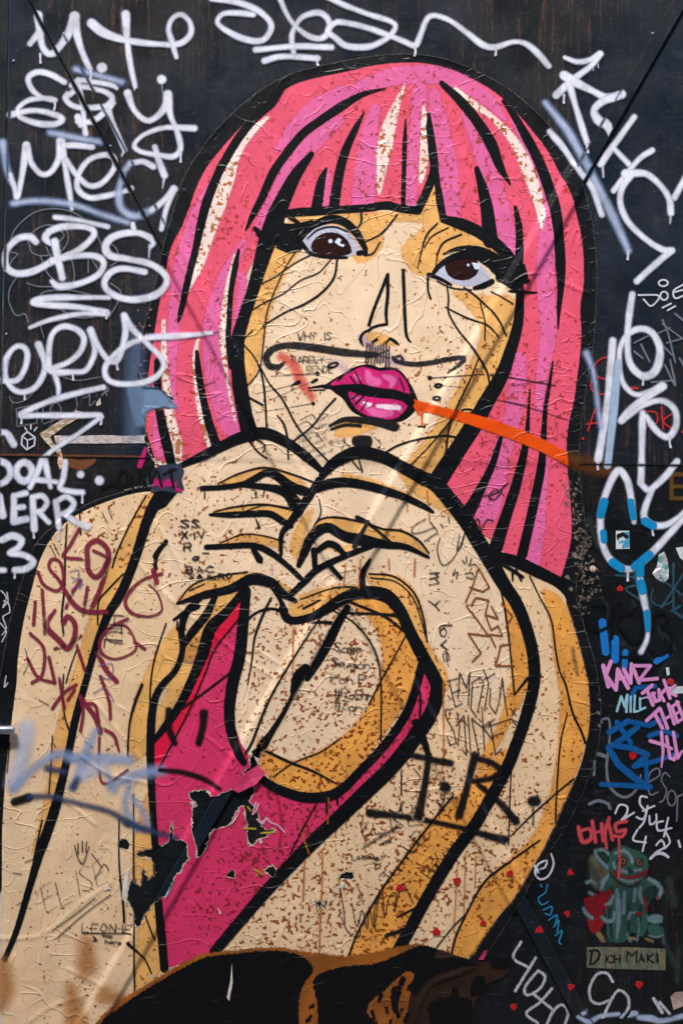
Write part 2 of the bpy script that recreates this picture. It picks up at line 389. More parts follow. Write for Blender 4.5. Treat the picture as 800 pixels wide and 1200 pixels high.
def words(txt, x, y, h, rot=0.0, w=.6, adv=5.2, slant=0.0, jit=.75, asp=1.0):
    out = []; u = h/6; cx = 0.0; c, s = math.cos(R(rot)), math.sin(R(rot))
    for ch in txt:
        if ch != ' ':
            dy = random.uniform(-.5, .5)*jit; sc = 1+random.uniform(-.1, .1)*jit*2
            for pl in FONT.get(ch, FONT.get(ch.upper(), '00 40')).split('|'):
                p = []
                for g in pl.split():
                    px = cx+(float(g[0])*sc+random.uniform(-.3, .3)*jit)*u*asp - slant*(float(g[1])-6)*u; py = (float(g[1])+dy+random.uniform(-.3, .3)*jit)*u
                    p.append((x+px*c-py*s, y+px*s+py*c, w*random.uniform(.7, 1.25)))
                out.append(Shape('S', p, None, ch in 'OCSGDUJaeghosruynlmt23#'))
        cx += adv*u*asp*(.65 if ch in 'Iil. ' else 1)
    return out

# ---------------------------------------------------------------- the setting
pav_m = plain('pavement_stone', (120, 118, 112), .8, .3, 8); road_m = plain('asphalt', (62, 62, 64), .9, .3, 12)
def flat(name, x0, x1, y0, y1, z0, z1, mat, parent=None):
    V = [(x, y, z) for z in (z0, z1) for x, y in ((x0, y0), (x1, y0), (x1, y1), (x0, y1))]
    return meshobj(name, V, [(3, 2, 1, 0), (4, 5, 6, 7), (0, 1, 5, 4), (1, 2, 6, 5), (2, 3, 7, 6), (3, 0, 4, 7)], mat, parent)
tag(flat('road', -60, 60, -60, 20, -.4, -.12, road_m), kind='structure')
tag(flat('pavement', -30, 30, -2.2, .6, -.119, 0, pav_m), kind='structure')
# unseen building added behind the camera, tall enough to shade the gate's foot
bl = empty('added_shade_building', None, (0, -7.6, -.12)); tag(bl, 'unseen grey building added across the lane to shade the gate', 'building')
bm_ = plain('render_wall', (150, 146, 140), .9, .2, 3)
flat('wall', -14, 14, -10.6, -7.6, -.12, 11.5, bm_, bl)
flat('roof', -14.2, 14.2, -10.8, -7.4, 11.502, 11.7, plain('roof_slate', (70, 70, 74), .8), bl)
for k in range(18): flat('window', -11.6+(k % 6)*4.2, -10.3+(k % 6)*4.2, -7.62, -7.57, 2.2+3.2*(k//6), 3.9+3.2*(k//6), plain('dark_glass', (30, 34, 40), .15, .1), bl)

# ---------------------------------------------------------------- steel gate
st_up = steel('steel_upper', (16, 28, 41), .9, .40, (.45, .60)); st_lo = steel('steel_lower', (12, 18, 22), .6, .38)
st_bar = steel('steel_bar', (18, 28, 38), .8, .36); st_post = steel('steel_post', (14, 19, 26), .3, .45)
gate = empty('steel_gate', None, W(400, 1248)); tag(gate, 'dark riveted steel gate covered with sprayed and scribbled tags', 'gate')
slab('upper_panel', [(16.5, -180), (900, -180), (900, seam_y(900)), (0.6, seam_y(0.6))], -.03, SEAM_H, st_up, gate, .0012)
slab('lower_panel', [(-20, seam_y(-20)-30), (900, seam_y(900)-30), (900, 1245), (-20, 1245)], -.031, 0.0, st_lo, gate, .001)
def bar(poly, h, base): return slab('brace_bar', poly, base, h, st_bar, gate, .0014)
def barpts(f, ya, yb, sgn):
    if sgn == 1: return [(35+ya/1.87, ya), (53+ya/1.87, ya), (53+yb/1.87, yb), (35+yb/1.87, yb)]
    return [(788-ya/1.739, ya), (806-ya/1.739, ya), (806-yb/1.739, yb), (788-yb/1.739, yb)]
bar(barpts(0, -150, 541, 1), BAR_H-.001+SEAM_H, -.001); bar(barpts(0, 542, 1235, 1), BAR_H-.001, -.001)
bar(barpts(0, -150, 541, 2), BAR_H+SEAM_H, -.0015); bar(barpts(0, 542, 1235, 2), BAR_H, -.0015)
slab('gate_post', [(-420, -180), (14.5, -180), (-1.5, seam_y(0)), (-22, 1245), (-420, 1245)], -.034, -.003, st_post, gate, .0012)
slab('gate_post', [(902, -180), (1240, -180), (1240, 1245), (902, 1245)], -.034, .002, st_post, gate, .0012)
slab('lintel', [(-420, -420), (1240, -420), (1240, -182), (-420, -182)], -.034, .01, st_post, gate, .002)
def rivet(x, y, r, d, mat):
    V = []; F = []; n = 10
    for k, (rr, h) in enumerate(((1, 0), (.9, .45), (.6, .8), (.2, .95))):
        V += [W(x+r*rr*math.cos(2*math.pi*i/n), y+r*rr*math.sin(2*math.pi*i/n), d+h*r*S*.6) for i in range(n)]
    for k in range(3):
        for i in range(n): F.append((k*n+i, (k+1)*n+i, (k+1)*n+(i+1) % n, k*n+(i+1) % n))
    F.append(tuple(range(3*n, 4*n))[::-1]); return meshobj('rivet', V, F, mat, gate)
riv_m = plain('rivet_steel', (120, 125, 132), .35, .3, 40, .7)
for x, y, r, d in ((16.5, 72, 2.2, SEAM_H), (11.5, 117, 2, -.003), (9, 220, 2, -.003), (130.5, 172.5, 1.8, SEAM_H+BAR_H-.001), (75, 40, 2, SEAM_H), (764, 40, 2.4, SEAM_H), (8, 392, 1.8, SEAM_H), (6, 318, 1.8, SEAM_H), (757, 596, 1.8, 0), (704, 847, 2, 0)): rivet(x, y, r, d, riv_m)
# sliding bolt at the left jamb: a bright rod end in a keeper outside the picture
def rod(name, x0, x1, y, r, d, mat, parent):
    n = 14; V = []; F = []
    prof = ((x0, .86), (x0+1.2, 1), (x1-1.6, 1), (x1-.4, .86), (x1, .55))
    for x, k in prof:
        V += [((x-400)*S, -d-math.cos(2*math.pi*i/n)*r*k*S, ZC+(600-y)*S+math.sin(2*math.pi*i/n)*r*k*S) for i in range(n)]
    for s_ in range(len(prof)-1):
        for i in range(n): F.append((s_*n+i, s_*n+(i+1) % n, (s_+1)*n+(i+1) % n, (s_+1)*n+i))
    F += [tuple(range(n))[::-1], tuple(range((len(prof)-1)*n, len(prof)*n))]
    o = meshobj(name, V, F, mat, parent)
    for p in o.data.polygons: p.use_smooth = True
    return o
bolt = rod('slide_bolt', -70, 20, 854, 5.2, .026, plain('bright_steel', (190, 194, 202), .28, .12, 30, .85), gate); bolt['label'] = 'bright round steel bolt end'
slab('bolt_keeper', [(-60, 838), (-28, 838), (-28, 870), (-60, 870)], -.005, .045, st_bar, gate, .003)

# ---------------------------------------------------------------- the pasted sheet
P = empty('pasted_poster', None, W(330, 1246)); tag(P, 'large pasted poster of pink haired woman shaping a heart with her hands', 'poster')
K = ink('ink_black', (13, 15, 19), .5, .45, rough=.38, mottle=.3)
KB = ink('ink_border', (15, 18, 23), .6, .8, rough=.42, mottle=.35, esc=220)
KT = ink('ink_thin', (20, 20, 22), .5, .22, rough=.45, mottle=.2)
PAP = ink('paper_white', (222, 206, 184), .5, .9, rough=.7, mottle=.12, esc=220)
CORAL = ink('ink_coral_rust', (232, 86, 116), .7, .8, 1.45, .55, rustcol=(150, 52, 36))
PINK = ink('ink_pink_rust', (226, 102, 162), 1.1, 1.3, 1.5, .55, esc=120, rustcol=(146, 56, 44))
WHITE = ink('ink_white_rust', (246, 224, 218), .9, 1.8, 2.7, .5, rustcol=(160, 84, 30))
SKIN = ink('ink_skin_rust', (242, 213, 180), .5, .4, 1.1, .6)
SKIN2 = ink('ink_arm_rust', (238, 204, 164), .5, .4, 1.1, .6)
OCH = ink('ink_ochre_rust', (243, 184, 106), 3.2, 1.6, 1.2, .6, opacity=.92, mottle=.2, esc=70)
OCH2 = ink('ink_ochre_deep_rust', (241, 168, 78), 3.2, 1.6, 1.15, .6, opacity=.92, mottle=.2, esc=70)
DRESS = ink('ink_crimson_rust', (218, 52, 104), .5, .4, 1.3, .55, rustcol=(112, 30, 28))
RED = ink('ink_red', (230, 26, 66), .6, .5, rough=.42)
mm = .001
draw('paper_sheet', [SIL], PAP, P, 0, 2, 'paper')
BORDER_IN = [Po("12,1240 12,1000 14,960 18,900 25,840 32,770 38,730 48,690 58,655 75,628 100,608 160,588 230,560 240,470 200,440 205,330 225,270 250,205 290,150 330,120 400,95 480,84 550,102 600,140 642,200 660,230 672,290 668,400 652,520 655,600 640,670 660,740 678,800 678,860 640,940 600,1020 540,1110 540,1240")]
draw('border', [SIL], KB, P, .3*mm, 2, 'paper', minus=BORDER_IN, hole_in=.6)
draw('palm', [Po("206,702 206,702 292,684 292,684 266,722 248,738 238,776 212,780 200,760")], SKIN2, P, .64*mm, 2, 'paper')
hair = draw('hair', [Po("400,86 440,77 480,74 512,78 550,92 582,111 612,141 640,176 653,200 668,230 677,262 682,292 683,330 679,362 680,400 673,460 665,500 663,530 666,570 669,610 667,640 655,682 655,682 600,656 576,650 556,616 530,592 508,570 508,570 560,500 600,420 604,320 604,320 585,290 560,272 519,258 519,258 508,205 508,205 490,249 490,249 330,251 330,251 300,300 284,340 276,400 282,450 288,511 288,511 240,532 212,545 182,538 182,538 172,505 170,485 173,450 180,400 188,352 200,296 215,262 236,208 257,178 282,150 312,120 350,98")], CORAL, P, .6*mm, 2, 'paper', hole_in=1.1)
skin_minus = []
draw('arm', [Po("3,1240 3,1240 3,1000 4,960 8,900 15,840 20,800 22,770 28,730 38,690 48,655 65,625 88,605 120,590 160,578 205,574 205,574 240,680 215,760 185,830 182,900 184,1000 192,1130 200,1240 200,1240")], SKIN2, P, .6*mm, 2, 'paper', hole_in=1.1, label='beige arm with maroon scribbles')
draw('arm', [Po("520,575 520,575 560,620 600,655 655,692 664,712 673,740 681,770 688,800 690,840 686,870 680,895 672,915 660,940 635,995 600,1052 575,1085 548,1125 530,1240 530,1240 195,1240 195,1240 200,1115 250,1105 310,1040 400,960 470,890 505,830 505,795 470,720 480,640")], SKIN2, P, .63*mm, 2, 'paper', hole_in=1.1, label='beige and ochre arm crossed by I.R. lettering')
draw('hand', [Po("205,574 212,546 240,533 285,513 310,509 335,519 362,538 378,555 365,580 345,612 335,650 352,690 340,702 318,690 288,686 240,700 208,706 190,690")], SKIN, P, .66*mm, 2, 'paper', label='hand with stacked handwritten letters')
draw('hand', [Po("378,555 400,538 420,531 450,536 480,553 512,567 532,592 560,635 590,686 600,720 590,800 540,830 512,815 500,780 470,718 440,698 400,702 365,722 340,720 335,708 352,690 330,640 350,600")], SKIN, P, .69*mm, 2, 'paper', label='hand and wrist with brown zigzag scribble')
draw('dress', [Po("289,690 289,690 262,722 245,738 236,775 212,824 182,862 180,900 182,960 186,1060 192,1128 215,1128 255,1112 310,1046 360,992 402,960 450,908 490,860 510,815 506,790 485,780 450,820 400,880 320,850 285,760")], DRESS, P, .72*mm, 2, 'paper', hole_in=1.1)
draw('dress_fold', [Po("287,693 262,722 246,737 236,775 212,824 183,860 183,896 205,862 226,830 241,788 252,760 280,722")], RED, P, .9*mm, 2, 'paper', label='bright red strip along the dress')
chest = draw('chest', [Po("290,692 320,690 400,700 440,698 468,712 490,755 496,778 488,805 470,840 440,880 412,908 385,930 355,932 325,922 302,898 283,870 272,835 274,800 282,760")], SKIN, P, .95*mm, 2, 'paper', hole_in=1.1)
face = draw('face', [Po("330,248 330,248 489,246 489,246 498,228 508,204 508,204 514,230 520,257 520,257 560,271 588,292 604,320 608,350 606,380 598,410 588,440 570,470 552,500 510,568 510,568 480,553 450,536 420,530 400,537 378,553 360,536 335,518 310,509 289,511 282,465 277,420 279,385 286,345 300,305")], SKIN, P, .95*mm, 2, 'paper')
# hair strands
for t in ("256,204,4 232,250,8 218,300,11 208,350,9 203,400,7 201,440,6 206,480,3", "400,112,11 370,128,11 346,150,9 330,170,5 322,180,1", "398,141,6 370,162,12 350,184,13 336,214,13 316,246,9 300,272,4", "285,286,5 268,318,8 254,360,11 249,400,11 251,430,11 261,470,13 272,500,12",
 "440,128,6 432,160,10 428,200,13 425,243,14", "384,200,3 380,222,7 382,244,8", "400,118,6 430,100,9 465,90,11 505,88,11 540,98,10 572,118,8 590,140,3", "492,104,8 490,125,9 486,150,6 482,200,7 480,244,8", "508,110,6 514,150,12 524,200,13 529,250,11", "548,136,8 562,170,10 577,215,12 588,262,13 595,290,11",
 "600,140,3 620,175,8 636,210,10 643,240,10 640,285,11 638,330,11 642,380,10 640,410,9 634,440,7 631,480,5", "608,420,8 606,450,10 602,480,11 596,505,10 584,540,12 577,575,14 570,600,14", "636,545,7 632,580,8 628,620,10 622,660,10", "278,320,3 285,330,5 280,360,4 277,390,3", "190,462,3 186,490,5 184,515,5 188,532,5"):
    STAG[0] += 1; draw('hair_strand', [St(t)], PINK, P, 1.0*mm+(STAG[0] % 6)*3e-5, 2, 'paper', hole_in=1.1)
for t in ("314,138,2 292,158,5 276,182,6 266,210,9 254,240,11 245,268,9 234,305,7 226,328,4 220,344,1", "474,100,1 464,124,4 456,148,8 450,175,9 446,205,5 444,226,2", "496,122,1 497,145,4 497,175,5.5 494,205,4 492,216,1", "533,104,2 556,124,4 576,138,3 600,164,5 614,190,7 626,222,7 633,250,5 633,270,1",
 "276,300,2 269,330,3.5 264,365,4.5 262,400,4 266,440,2 272,475,1.5 276,495,1", "232,398,2 229,420,3 231,450,3 236,480,4.5 246,512,7 248,524,4", "192,376,2 193,420,3.5 196,455,4.5 200,490,5.5 206,520,8 209,540,5", "180,540,3 186,548,8 200,552,8"):
    STAG[0] += 1; draw('hair_highlight', [St(t)], WHITE, P, 1.25*mm+(STAG[0] % 4)*3e-5, 1, 'paper', label='rust speckled white streak')
# ochre shading of skin
for t in ("325,285 350,292 334,325 318,360 309,400 302,432 290,455 284,440 279,400 286,360 300,318", "340,254 400,250 450,249 489,249 489,249 508,206 516,256 540,266 575,284 600,306 575,300 545,292 522,298 512,318 498,324 482,318 470,296 476,284 492,272 494,262 460,260 450,268 448,288 436,302 420,308 412,296 408,270 380,262 350,264",
 "530,342 560,346 600,350 607,380 598,412 586,442 566,476 548,506 512,566 496,560 474,548 500,512 524,474 546,434 560,402 562,384 550,362", "427,394 440,390 456,396 466,404 440,404 430,406", "405,492 430,496 440,502 410,512 392,510"):
    STAG[0] += 1; draw('face_shading', [Po(t)], OCH, P, 1.15*mm+(STAG[0] % 4)*3e-5, 2, 'paper')
for t in ("256,567 284,555 312,547 345,558 360,572 340,567 320,555 308,556 290,566", "250,600 275,594 310,591 344,598 338,610 312,600 262,603", "256,637 285,626 310,628 332,634 330,642 300,638", "208,706 222,688 250,677 290,671 322,679 352,698 320,685 300,677 270,690 240,697",
 "400,556 430,560 455,570 480,580 508,600 500,592 470,580 440,572 410,564", "364,622 380,607 410,608 440,618 472,622 490,634 502,650 478,640 440,632 410,626 388,618 372,628 358,648 350,664 348,648", "338,714 350,700 372,690 402,686 432,688 450,695 420,694 395,702 368,718 346,723", "370,644 386,634 404,640 416,636 402,650 388,642",
 "430,676 462,674 484,690 497,722 500,750 520,782 526,806 512,802 496,772 480,742 466,712 446,696", "462,540 500,560 530,592 540,610 520,600 500,588 478,572", "340,640 352,610 366,596 356,630 348,652"):
    STAG[0] += 1; draw('hand_shading', [Po(t)], OCH, P, 1.15*mm+(STAG[0] % 4)*3e-5, 2, 'paper')
for t in ("252,694 288,688 264,716 246,736 236,766 220,776 214,764 230,738 244,716", "172,580 184,586 162,650 146,686 126,722 102,800 86,852 62,958 46,1002 38,1002 52,940 62,880 72,832 86,790 100,742 112,702 130,662 150,620", "164,804 186,760 206,735 214,760 190,802 179,832 176,872 170,884 154,892 150,872 154,840", "172,930 180,940 184,1060 190,1130 166,1160 158,1150 162,1090 156,1000", "216,762 236,745 240,755 226,790 205,824 184,856 186,830 204,790"):
    STAG[0] += 1; draw('arm_shading', [Po(t)], OCH, P, 1.15*mm+(STAG[0] % 4)*3e-5, 2, 'paper', hole_in=1.1)
for t in ("636,690 655,699 664,714 673,742 680,770 687,800 689,840 685,870 678,896 660,940 634,996 600,1051 575,1084 548,1122 528,1118 536,1090 560,1045 582,1018 622,982 640,940 650,900 655,850 655,812 650,780 646,742 640,712", "590,694 611,736 621,780 618,802 604,832 600,800 597,760", "408,1124 424,1086 446,1044 474,1002 500,966 524,942 562,905 592,878 599,888 572,940 546,976 520,1012 490,1062 466,1116 440,1124", "598,800 602,832 580,880 560,905 566,880 585,845"):
    STAG[0] += 1; draw('arm_shading', [Po(t)], OCH2, P, 1.15*mm+(STAG[0] % 4)*3e-5, 2, 'paper')
draw('chest_shading', [Po("408,704 440,700 466,715 492,765 482,808 452,858 406,914 376,929 332,922 306,898 302,862 314,878 342,892 372,880 408,856 434,822 447,782 445,750 430,722")], OCH2, P, 1.2*mm, 2, 'paper', hole_in=1.1)
draw('dress_shading', [St("318,905,1 330,960,2 326,1000,1"), ], ink('ink_crimson_dark', (170, 34, 70), 1.5, 1, opacity=.5), P, 1.1*mm, 1, 'paper')

# ---- eyes, lips
SCL = ink('ink_eye_white', (190, 192, 212), .5, .3); IRIS = ink('ink_iris', (44, 22, 20), .5, .3, rough=.3); GL = ink('ink_glint', (214, 226, 244), .5, .2)
e = draw('eye', [Po("354,284 364,271 384,264 400,267 412,277 423,294 412,300 396,303 374,301 360,293")], SCL, P, 1.3*mm, 1, 'paper', label='wide eye under the fringe with long lash clump')
draw('iris', [Po("364,290 370,279 382,273 396,274 407,282 412,296 402,300 386,302 371,299")], IRIS, e, 1.5*mm, 1, 'paper')
for t in (Dot(387, 283, 2.4), Po("392,284 396,279 400,281 398,286 404,287 402,290 397,288")): draw('glint', [t], GL, e, 1.65*mm, 1, 'paper')
e = draw('eye', [Po("508,323 520,311 540,302 560,309 574,326 562,333 546,336 530,332 520,327")], SCL, P, 1.3*mm, 1, 'paper', label='eye with dark round iris and heavy upper lid')
draw('iris', [Ring(541, 313, 10, 6, 10)], IRIS, e, 1.5*mm, 1, 'paper')
for t in (Dot(548, 311, 1.6), Po("552,308 561,309 562,316 556,316")): draw('glint', [t], GL, e, 1.65*mm, 1, 'paper')
LB = draw('lips', [Po("377,455 388,446 402,438 416,430 432,427 444,431 456,430 468,434 478,446 486,462 490,474 480,488 466,495 448,494 428,490 412,482 402,468 394,462 386,456")], K, P, 1.3*mm, 1, 'paper', label='full magenta lips with black rim')
MG = ink('ink_magenta', (208, 24, 112), .8, .7, mottle=.3); MP = ink('ink_lip_pink', (232, 100, 168), 1.6, 1.2, mottle=.2); LW = ink('ink_lip_white', (244, 216, 232), 1.0, .8)
draw('upper_lip', [Po("384,453 396,444 410,437 424,430 436,433 446,435 462,434 472,442 479,454 480,462 464,457 440,454 424,450 406,451 394,453")], MG, LB, 1.5*mm, 1, 'paper')
draw('lower_lip', [Po("408,459 424,464 446,467 470,469 477,476 466,489 450,492 430,487 418,480 411,470")], MG, LB, 1.5*mm, 1, 'paper')
for t in ("430,436,3 434,446,6 442,448,5", "450,441,3 460,446,5 458,452,3", "416,440,2 420,444,3", "424,472,3 440,484,5 456,484,5", "462,474,2 468,480,3", "414,466,2 424,468,2"): draw('lip_sheen', [St(t)], MP, LB, 1.6*mm, 1, 'paper', margin=2.5)
for t in ("442,476,2 454,477,3.2 467,478,2.6", "426,472,1.2 434,474,1.8 430,477,1"): draw('lip_glint', [St(t)], LW, LB, 1.72*mm, 1, 'paper')
lines('lip_line', LB, ["361,455,.8 374,453,1.6 386,452,2", "362,458,.6 380,457,1", "402,440,1 396,446,1.4", "480,452,1.6 486,466,2", "444,462,.9 452,466,.8", "430,470,.8 422,482,.7", "381,455,1 398,453,2 420,454,3.5 442,459,4 462,464,4 484,470,3", "416,449,1 410,441,.8", "424,452,1 416,436,.8", "474,458,.8 468,444,.7", "412,468,1 420,462,1", "416,474,1 426,464,1"], K, 1.78*mm)

# ---- black brush lines
lines('hair_line', P, ["336,100,1 318,120,6 300,137,5 280,162,5 263,190,5 255,206,5 243,236,5.5 236,262,5 230,290,4 225,312,4 218,342,4 212,366,3 209,378,1", "452,104,.6 425,111,3 400,125,5 375,142,5 355,157,5 336,180,5 320,203,5 307,232,4.5 296,253,3.5 288,270,1",
 "365,181,3 356,192,5 345,208,7 332,234,9 322,258,11 311,290,10 303,318,8 295,345,7 286,372,7 279,398,8 279,425,8 282,455,9 287,485,9 293,508,10", "427,131,.5 417,150,3.5 405,176,5 397,205,5.5 391,243,6", "382,198,1.5 376,214,5 371,243,6.5", "475,140,.8 474,165,2.6 473,200,2.6 472,242,2.6",
 "502,133,1.5 503,150,4 506,175,5 508,200,5 499,226,5 489,247,5", "508,196,5 512,216,3.5 515,236,4.5 519,257,4", "517,98,3 540,120,5.5 560,145,6 575,170,7 585,195,5 597,216,1", "589,119,2 601,135,4 616,161,5.5 629,186,6 640,214,6.5 649,246,6.5 654,280,6 656,312,6 656,338,4 654,362,2.5 653,385,.8",
 "558,198,3 565,222,6 570,246,7.5 574,282,9", "603,243,2 607,264,4 608,290,4.5 606,322,4.5", "325,252,4 350,249,5 370,248,5 400,246,4.5 430,244,4.5 452,241,5 470,245,4.5 489,247,5", "519,257,4.5 540,263,7 560,272,7 580,286,7 594,300,7 606,320,6",
 "605,318,5 608,348,5 606,380,6 597,412,7 587,440,8 570,470,9 553,500,10 535,528,10 512,564,11", "591,498,.5 584,520,3 576,545,4 566,566,5 554,590,7 548,600,8", "620,456,.8 618,490,2 616,515,3.5 610,545,5 602,575,6 592,605,6.5 580,642,8 574,656,8", "647,424,1 643,450,2 638,480,2.5 636,515,3.5 633,550,5 627,580,5.5 620,612,5.5 611,650,6",
 "280,293,1.5 276,312,3.5 271,340,3 269,370,3 268,400,3 271,430,3", "231,412,2 233,436,4 238,465,4 245,495,5 253,520,5.5", "185,424,4 186,470,4.5 191,500,5.5 197,525,6 202,548,5", "212,546,3 240,533,5.5 262,522,6 285,512,7 310,508,7 335,518,6 360,536,5.5 380,555,3", "655,682,6 630,670,7 604,658,7 582,652,6"], K, 1.9*mm)
lines('face_line', P, ["346,292,3 354,277,3.5 368,264,4 388,257,5 404,261,5 418,274,4.5 428,292,3", "352,284,3 364,297,2 384,302,1.6 406,302,1.6", "420,297,3 428,296,3", "299,269,2 310,280,4 330,284,5 350,290,4", "318,258,4 332,266,4 350,268,3", "322,275,3 336,277,5 350,280,4", "326,286,3 340,289,4 354,288,3", "340,252,2 350,262,2 362,267,1",
 "505,324,2 514,312,3 530,302,4 548,298,4.5 564,302,5 580,314,6 592,330,5 606,342,2", "519,298,1 535,292,2.5 555,291,3 574,298,4 590,310,5 604,322,5", "502,322,2.5 515,327,2 528,334,1.5", "555,338,2 566,335,3.5 576,330,3", "578,316,4 598,322,5 618,330,2", "584,326,4 600,334,3 614,328,3 612,312,2", "596,342,1.5 612,343,1.8 628,343,1",
 "432,381,2 438,362,1.8 446,342,1.8 454,322,2 454,322 454,345,2 452,366,2 453,380,1.6 453,380 442,382,1.5 434,385,1.5", "472,317,2 473,342,2 474,370,2 476,394,1.8 481,401,1", "434,386,1.5 425,391,1.5 422,398,2 425,405,1", "436,401,1.2 441,398,1.8", "452,402,1 457,397,1.6 463,401,2 467,404,.8"], K, 2.1*mm)
lines('eyelid', P, [[Po("506,322 516,309 530,299 552,291 576,297 596,311 610,330 598,334 582,322 566,308 548,302 530,304 518,312")], [Po("318,256 334,262 348,262 368,258 352,272 344,286 330,288 314,284 322,274 310,268")], [St("299,268,2.4 308,276,4 324,280,3"), St("324,290,1 338,294,2.4 352,292,2")]], K, 2.12*mm)
lines('eye_fold', P, ["360,280,.8 372,270,1 390,266,1 408,272,.9", "512,330,.8 530,338,.9 552,340,.8", "604,326,2.6 616,332,1.2", "556,302,.6 570,312,.8"], K, 2.14*mm)
lines('wrinkle_line', P, ["300,335 320,326 345,309 366,298", "289,368 310,355 331,345 352,329 373,320 388,304", "308,382,1 335,366 356,357,1.4 376,344,1.4 391,326,1.4 395,304,1.2", "350,290 335,313 320,346 312,371 309,401 305,430 297,445 288,454", "286,397 296,388", "285,403 299,420 307,440,1.2 311,470,1.3 313,508,1", "305,430 316,450,1 331,468,1.2 346,496,1.2 361,516,1.1 385,541", "325,487 333,498,1.3 337,516,1.4 338,538,1", "290,465,1.3 308,475",
 "393,467,1.2 380,481,1.1 365,500,1.1 340,520", "512,262,1 500,275,1.2 494,292,1 489,315,.6", "525,267 506,277 497,290", "540,275,1.1 520,284 513,296,1.1 510,312,.6", "501,322,1.6 501,340,1.2 504,350,1.4", "523,334 525,350,1.1 525,366,1.1 535,385 546,399", "543,337,1 560,350,1.2 580,371,1.2 593,394,1", "521,360,.8 545,372,1.1 570,382,1.1 584,396,.8", "575,342 600,357", "562,355 567,376 567,400",
 "423,250,1.3 423,261,1.4 418,268,1", "465,252,1 450,271,1.2 440,278,1 427,284,.8", "445,284 437,297,1.1 427,300,1", "547,400,1.1 560,419,1.4 570,436,1.3 573,451,1", "560,420 550,445,1 535,476,1 527,496,1.2 523,520,1.2 522,535", "447,533,1.2 466,522 490,515 520,511 538,513", "478,548 505,520 530,491,1 541,487,1.3", "338,256 352,264", "400,262 412,270"], KT, 2.15*mm, w=.85)
DRYK = ink('ink_dry_black', (20, 18, 24), .7, .7, dry=.22)
lines('moustache', P, [[St("333,425,1.5 326,430,3 316,429,4 312,421,4 316,412,4 328,406,3.5 346,405,4 372,408,4.5 404,413,4.5 440,416,3")], [St("460,420,1 468,417,1.5 472,421,1.5 464,425,1.5 460,419,2 466,424,2.5 485,427,3 505,425,3 525,421,3 542,420,3 537,428,2.5 524,437,1")]], DRYK, 2.2*mm)
lines('scribble', P, [[St(f"{430+k*3.2},{404+random.uniform(-3,3)} {428+k*3.4},{428+random.uniform(-4,3)}", .9) for k in range(9)]+[St("428,412,.8 456,420,.8"), St("430,420,.8 456,410,.8")]], DRYK, 2.25*mm)
lines('chin_stroke', P, ["386,499,1.5 402,492,3 420,492,4 440,494,5 462,500,5.5", "388,503,1.5 405,498,2 422,499,2", [Po("413,512 434,511 435,523 424,525 414,522")]], ink('ink_dry_black2', (16, 15, 18), .7, 1.1, dry=.08), 2.2*mm)
lines('whisker', P, [[Dot(503, 443, 2.6), St("503,443,.6 540,441,.6 578,438,.5")], [Ring(513, 452, 4, 2, 1.2), St("516,452,.4 548,455,.4")], [Ring(511, 467, 4, 2, 1.2)], [Ring(521, 485, 6, 2.4, 1.3)], [Ring(547, 482, 7, 2.5, 1)], [St("490,500,1.2 497,500,1.2")], [St("574,440,.7 600,443,.7 650,452,.6")], [St("572,466,.5 620,478,.5 664,492,.5")], [Dot(372, 438, 2.5), St("318,441,.4 372,438,.6")], [Ring(390, 428, 6, 2.5, 1.2, -.3), St("350,424,.4 388,421,.4")], [St("343,451,1 350,448,2.6"), St("300,462,.4 348,450,.5")], [St("366,448,1.5 371,445,1.8"), St("310,472,.4 368,446,.4")], [Dot(367, 473, 2.2), St("300,484,.4 366,473,.5")]], KT, 2.2*mm)
lines('hand_line', P, ["237,572,3 260,571,3 285,567,3.2 300,560,4 312,554,4 325,558,5 341,570,6 362,577,5", "285,568,3 315,571,4 335,577,6 346,590,8 350,598,6", "246,603,1.5 270,603,3.6 295,602,3.6 316,602,4 330,610,4 341,616,3", "242,641,3 265,640,3.2 295,639,3.4 315,646,4 335,661,3 350,675,3 356,681,2", "374,562,4 363,580,5 350,598,5 338,615,4 330,626,3 329,650,2", "297,644,3 304,655,4.5 306,658,2",
 "208,707,1.5 240,697,4.5 270,690,5 288,681,6 300,678,7 318,683,6 331,695,5 346,704,2.5", "377,558,4 386,547,6 400,537,7 420,530,7.5 450,536,7 472,548,7 495,560,8 511,568,9 530,590,9 546,611,9 560,634,9 574,657,9 590,685,8 604,706,7.5 616,735,7 624,768,7 625,800,7 616,838,7 605,870,7 594,898,7 577,930,7 560,958,7 545,981,7 529,1003,7 500,1051,7 481,1086,7 464,1117,7",
 "369,573,5 385,567,6 406,565,5.5 430,569,5 451,575,5 475,583,4 496,593,3.5 507,600,1.5", "350,662,3 357,646,5 363,632,5.5 374,621,6 386,618,5.5 396,624,5.5 406,629,6 426,633,7 452,638,4.5 476,641,3.5 502,653,1.5", "372,645,3 384,637,4 394,640,4 403,649,3", "368,645,4 369,665,3", "385,661,3 399,677,2.5", "433,656,2 424,674,4 427,696,3", "338,699,3 356,682,4 372,667,4 400,653,3.5 436,639,3",
 "330,714,4 336,724,5 346,727,4.5 366,722,4.5 386,711,6 402,701,7 422,694,7 450,697,8 467,713,7 480,740,7 495,769,7.5 509,795,8 512,812,8.5 504,836,8.5 490,857,9 474,880,9 454,903,9 428,928,9 400,955,8.5 360,993,8 310,1046,7 252,1114,6", "334,716,4 328,702,2.5 320,690,2"], K, 2.3*mm)
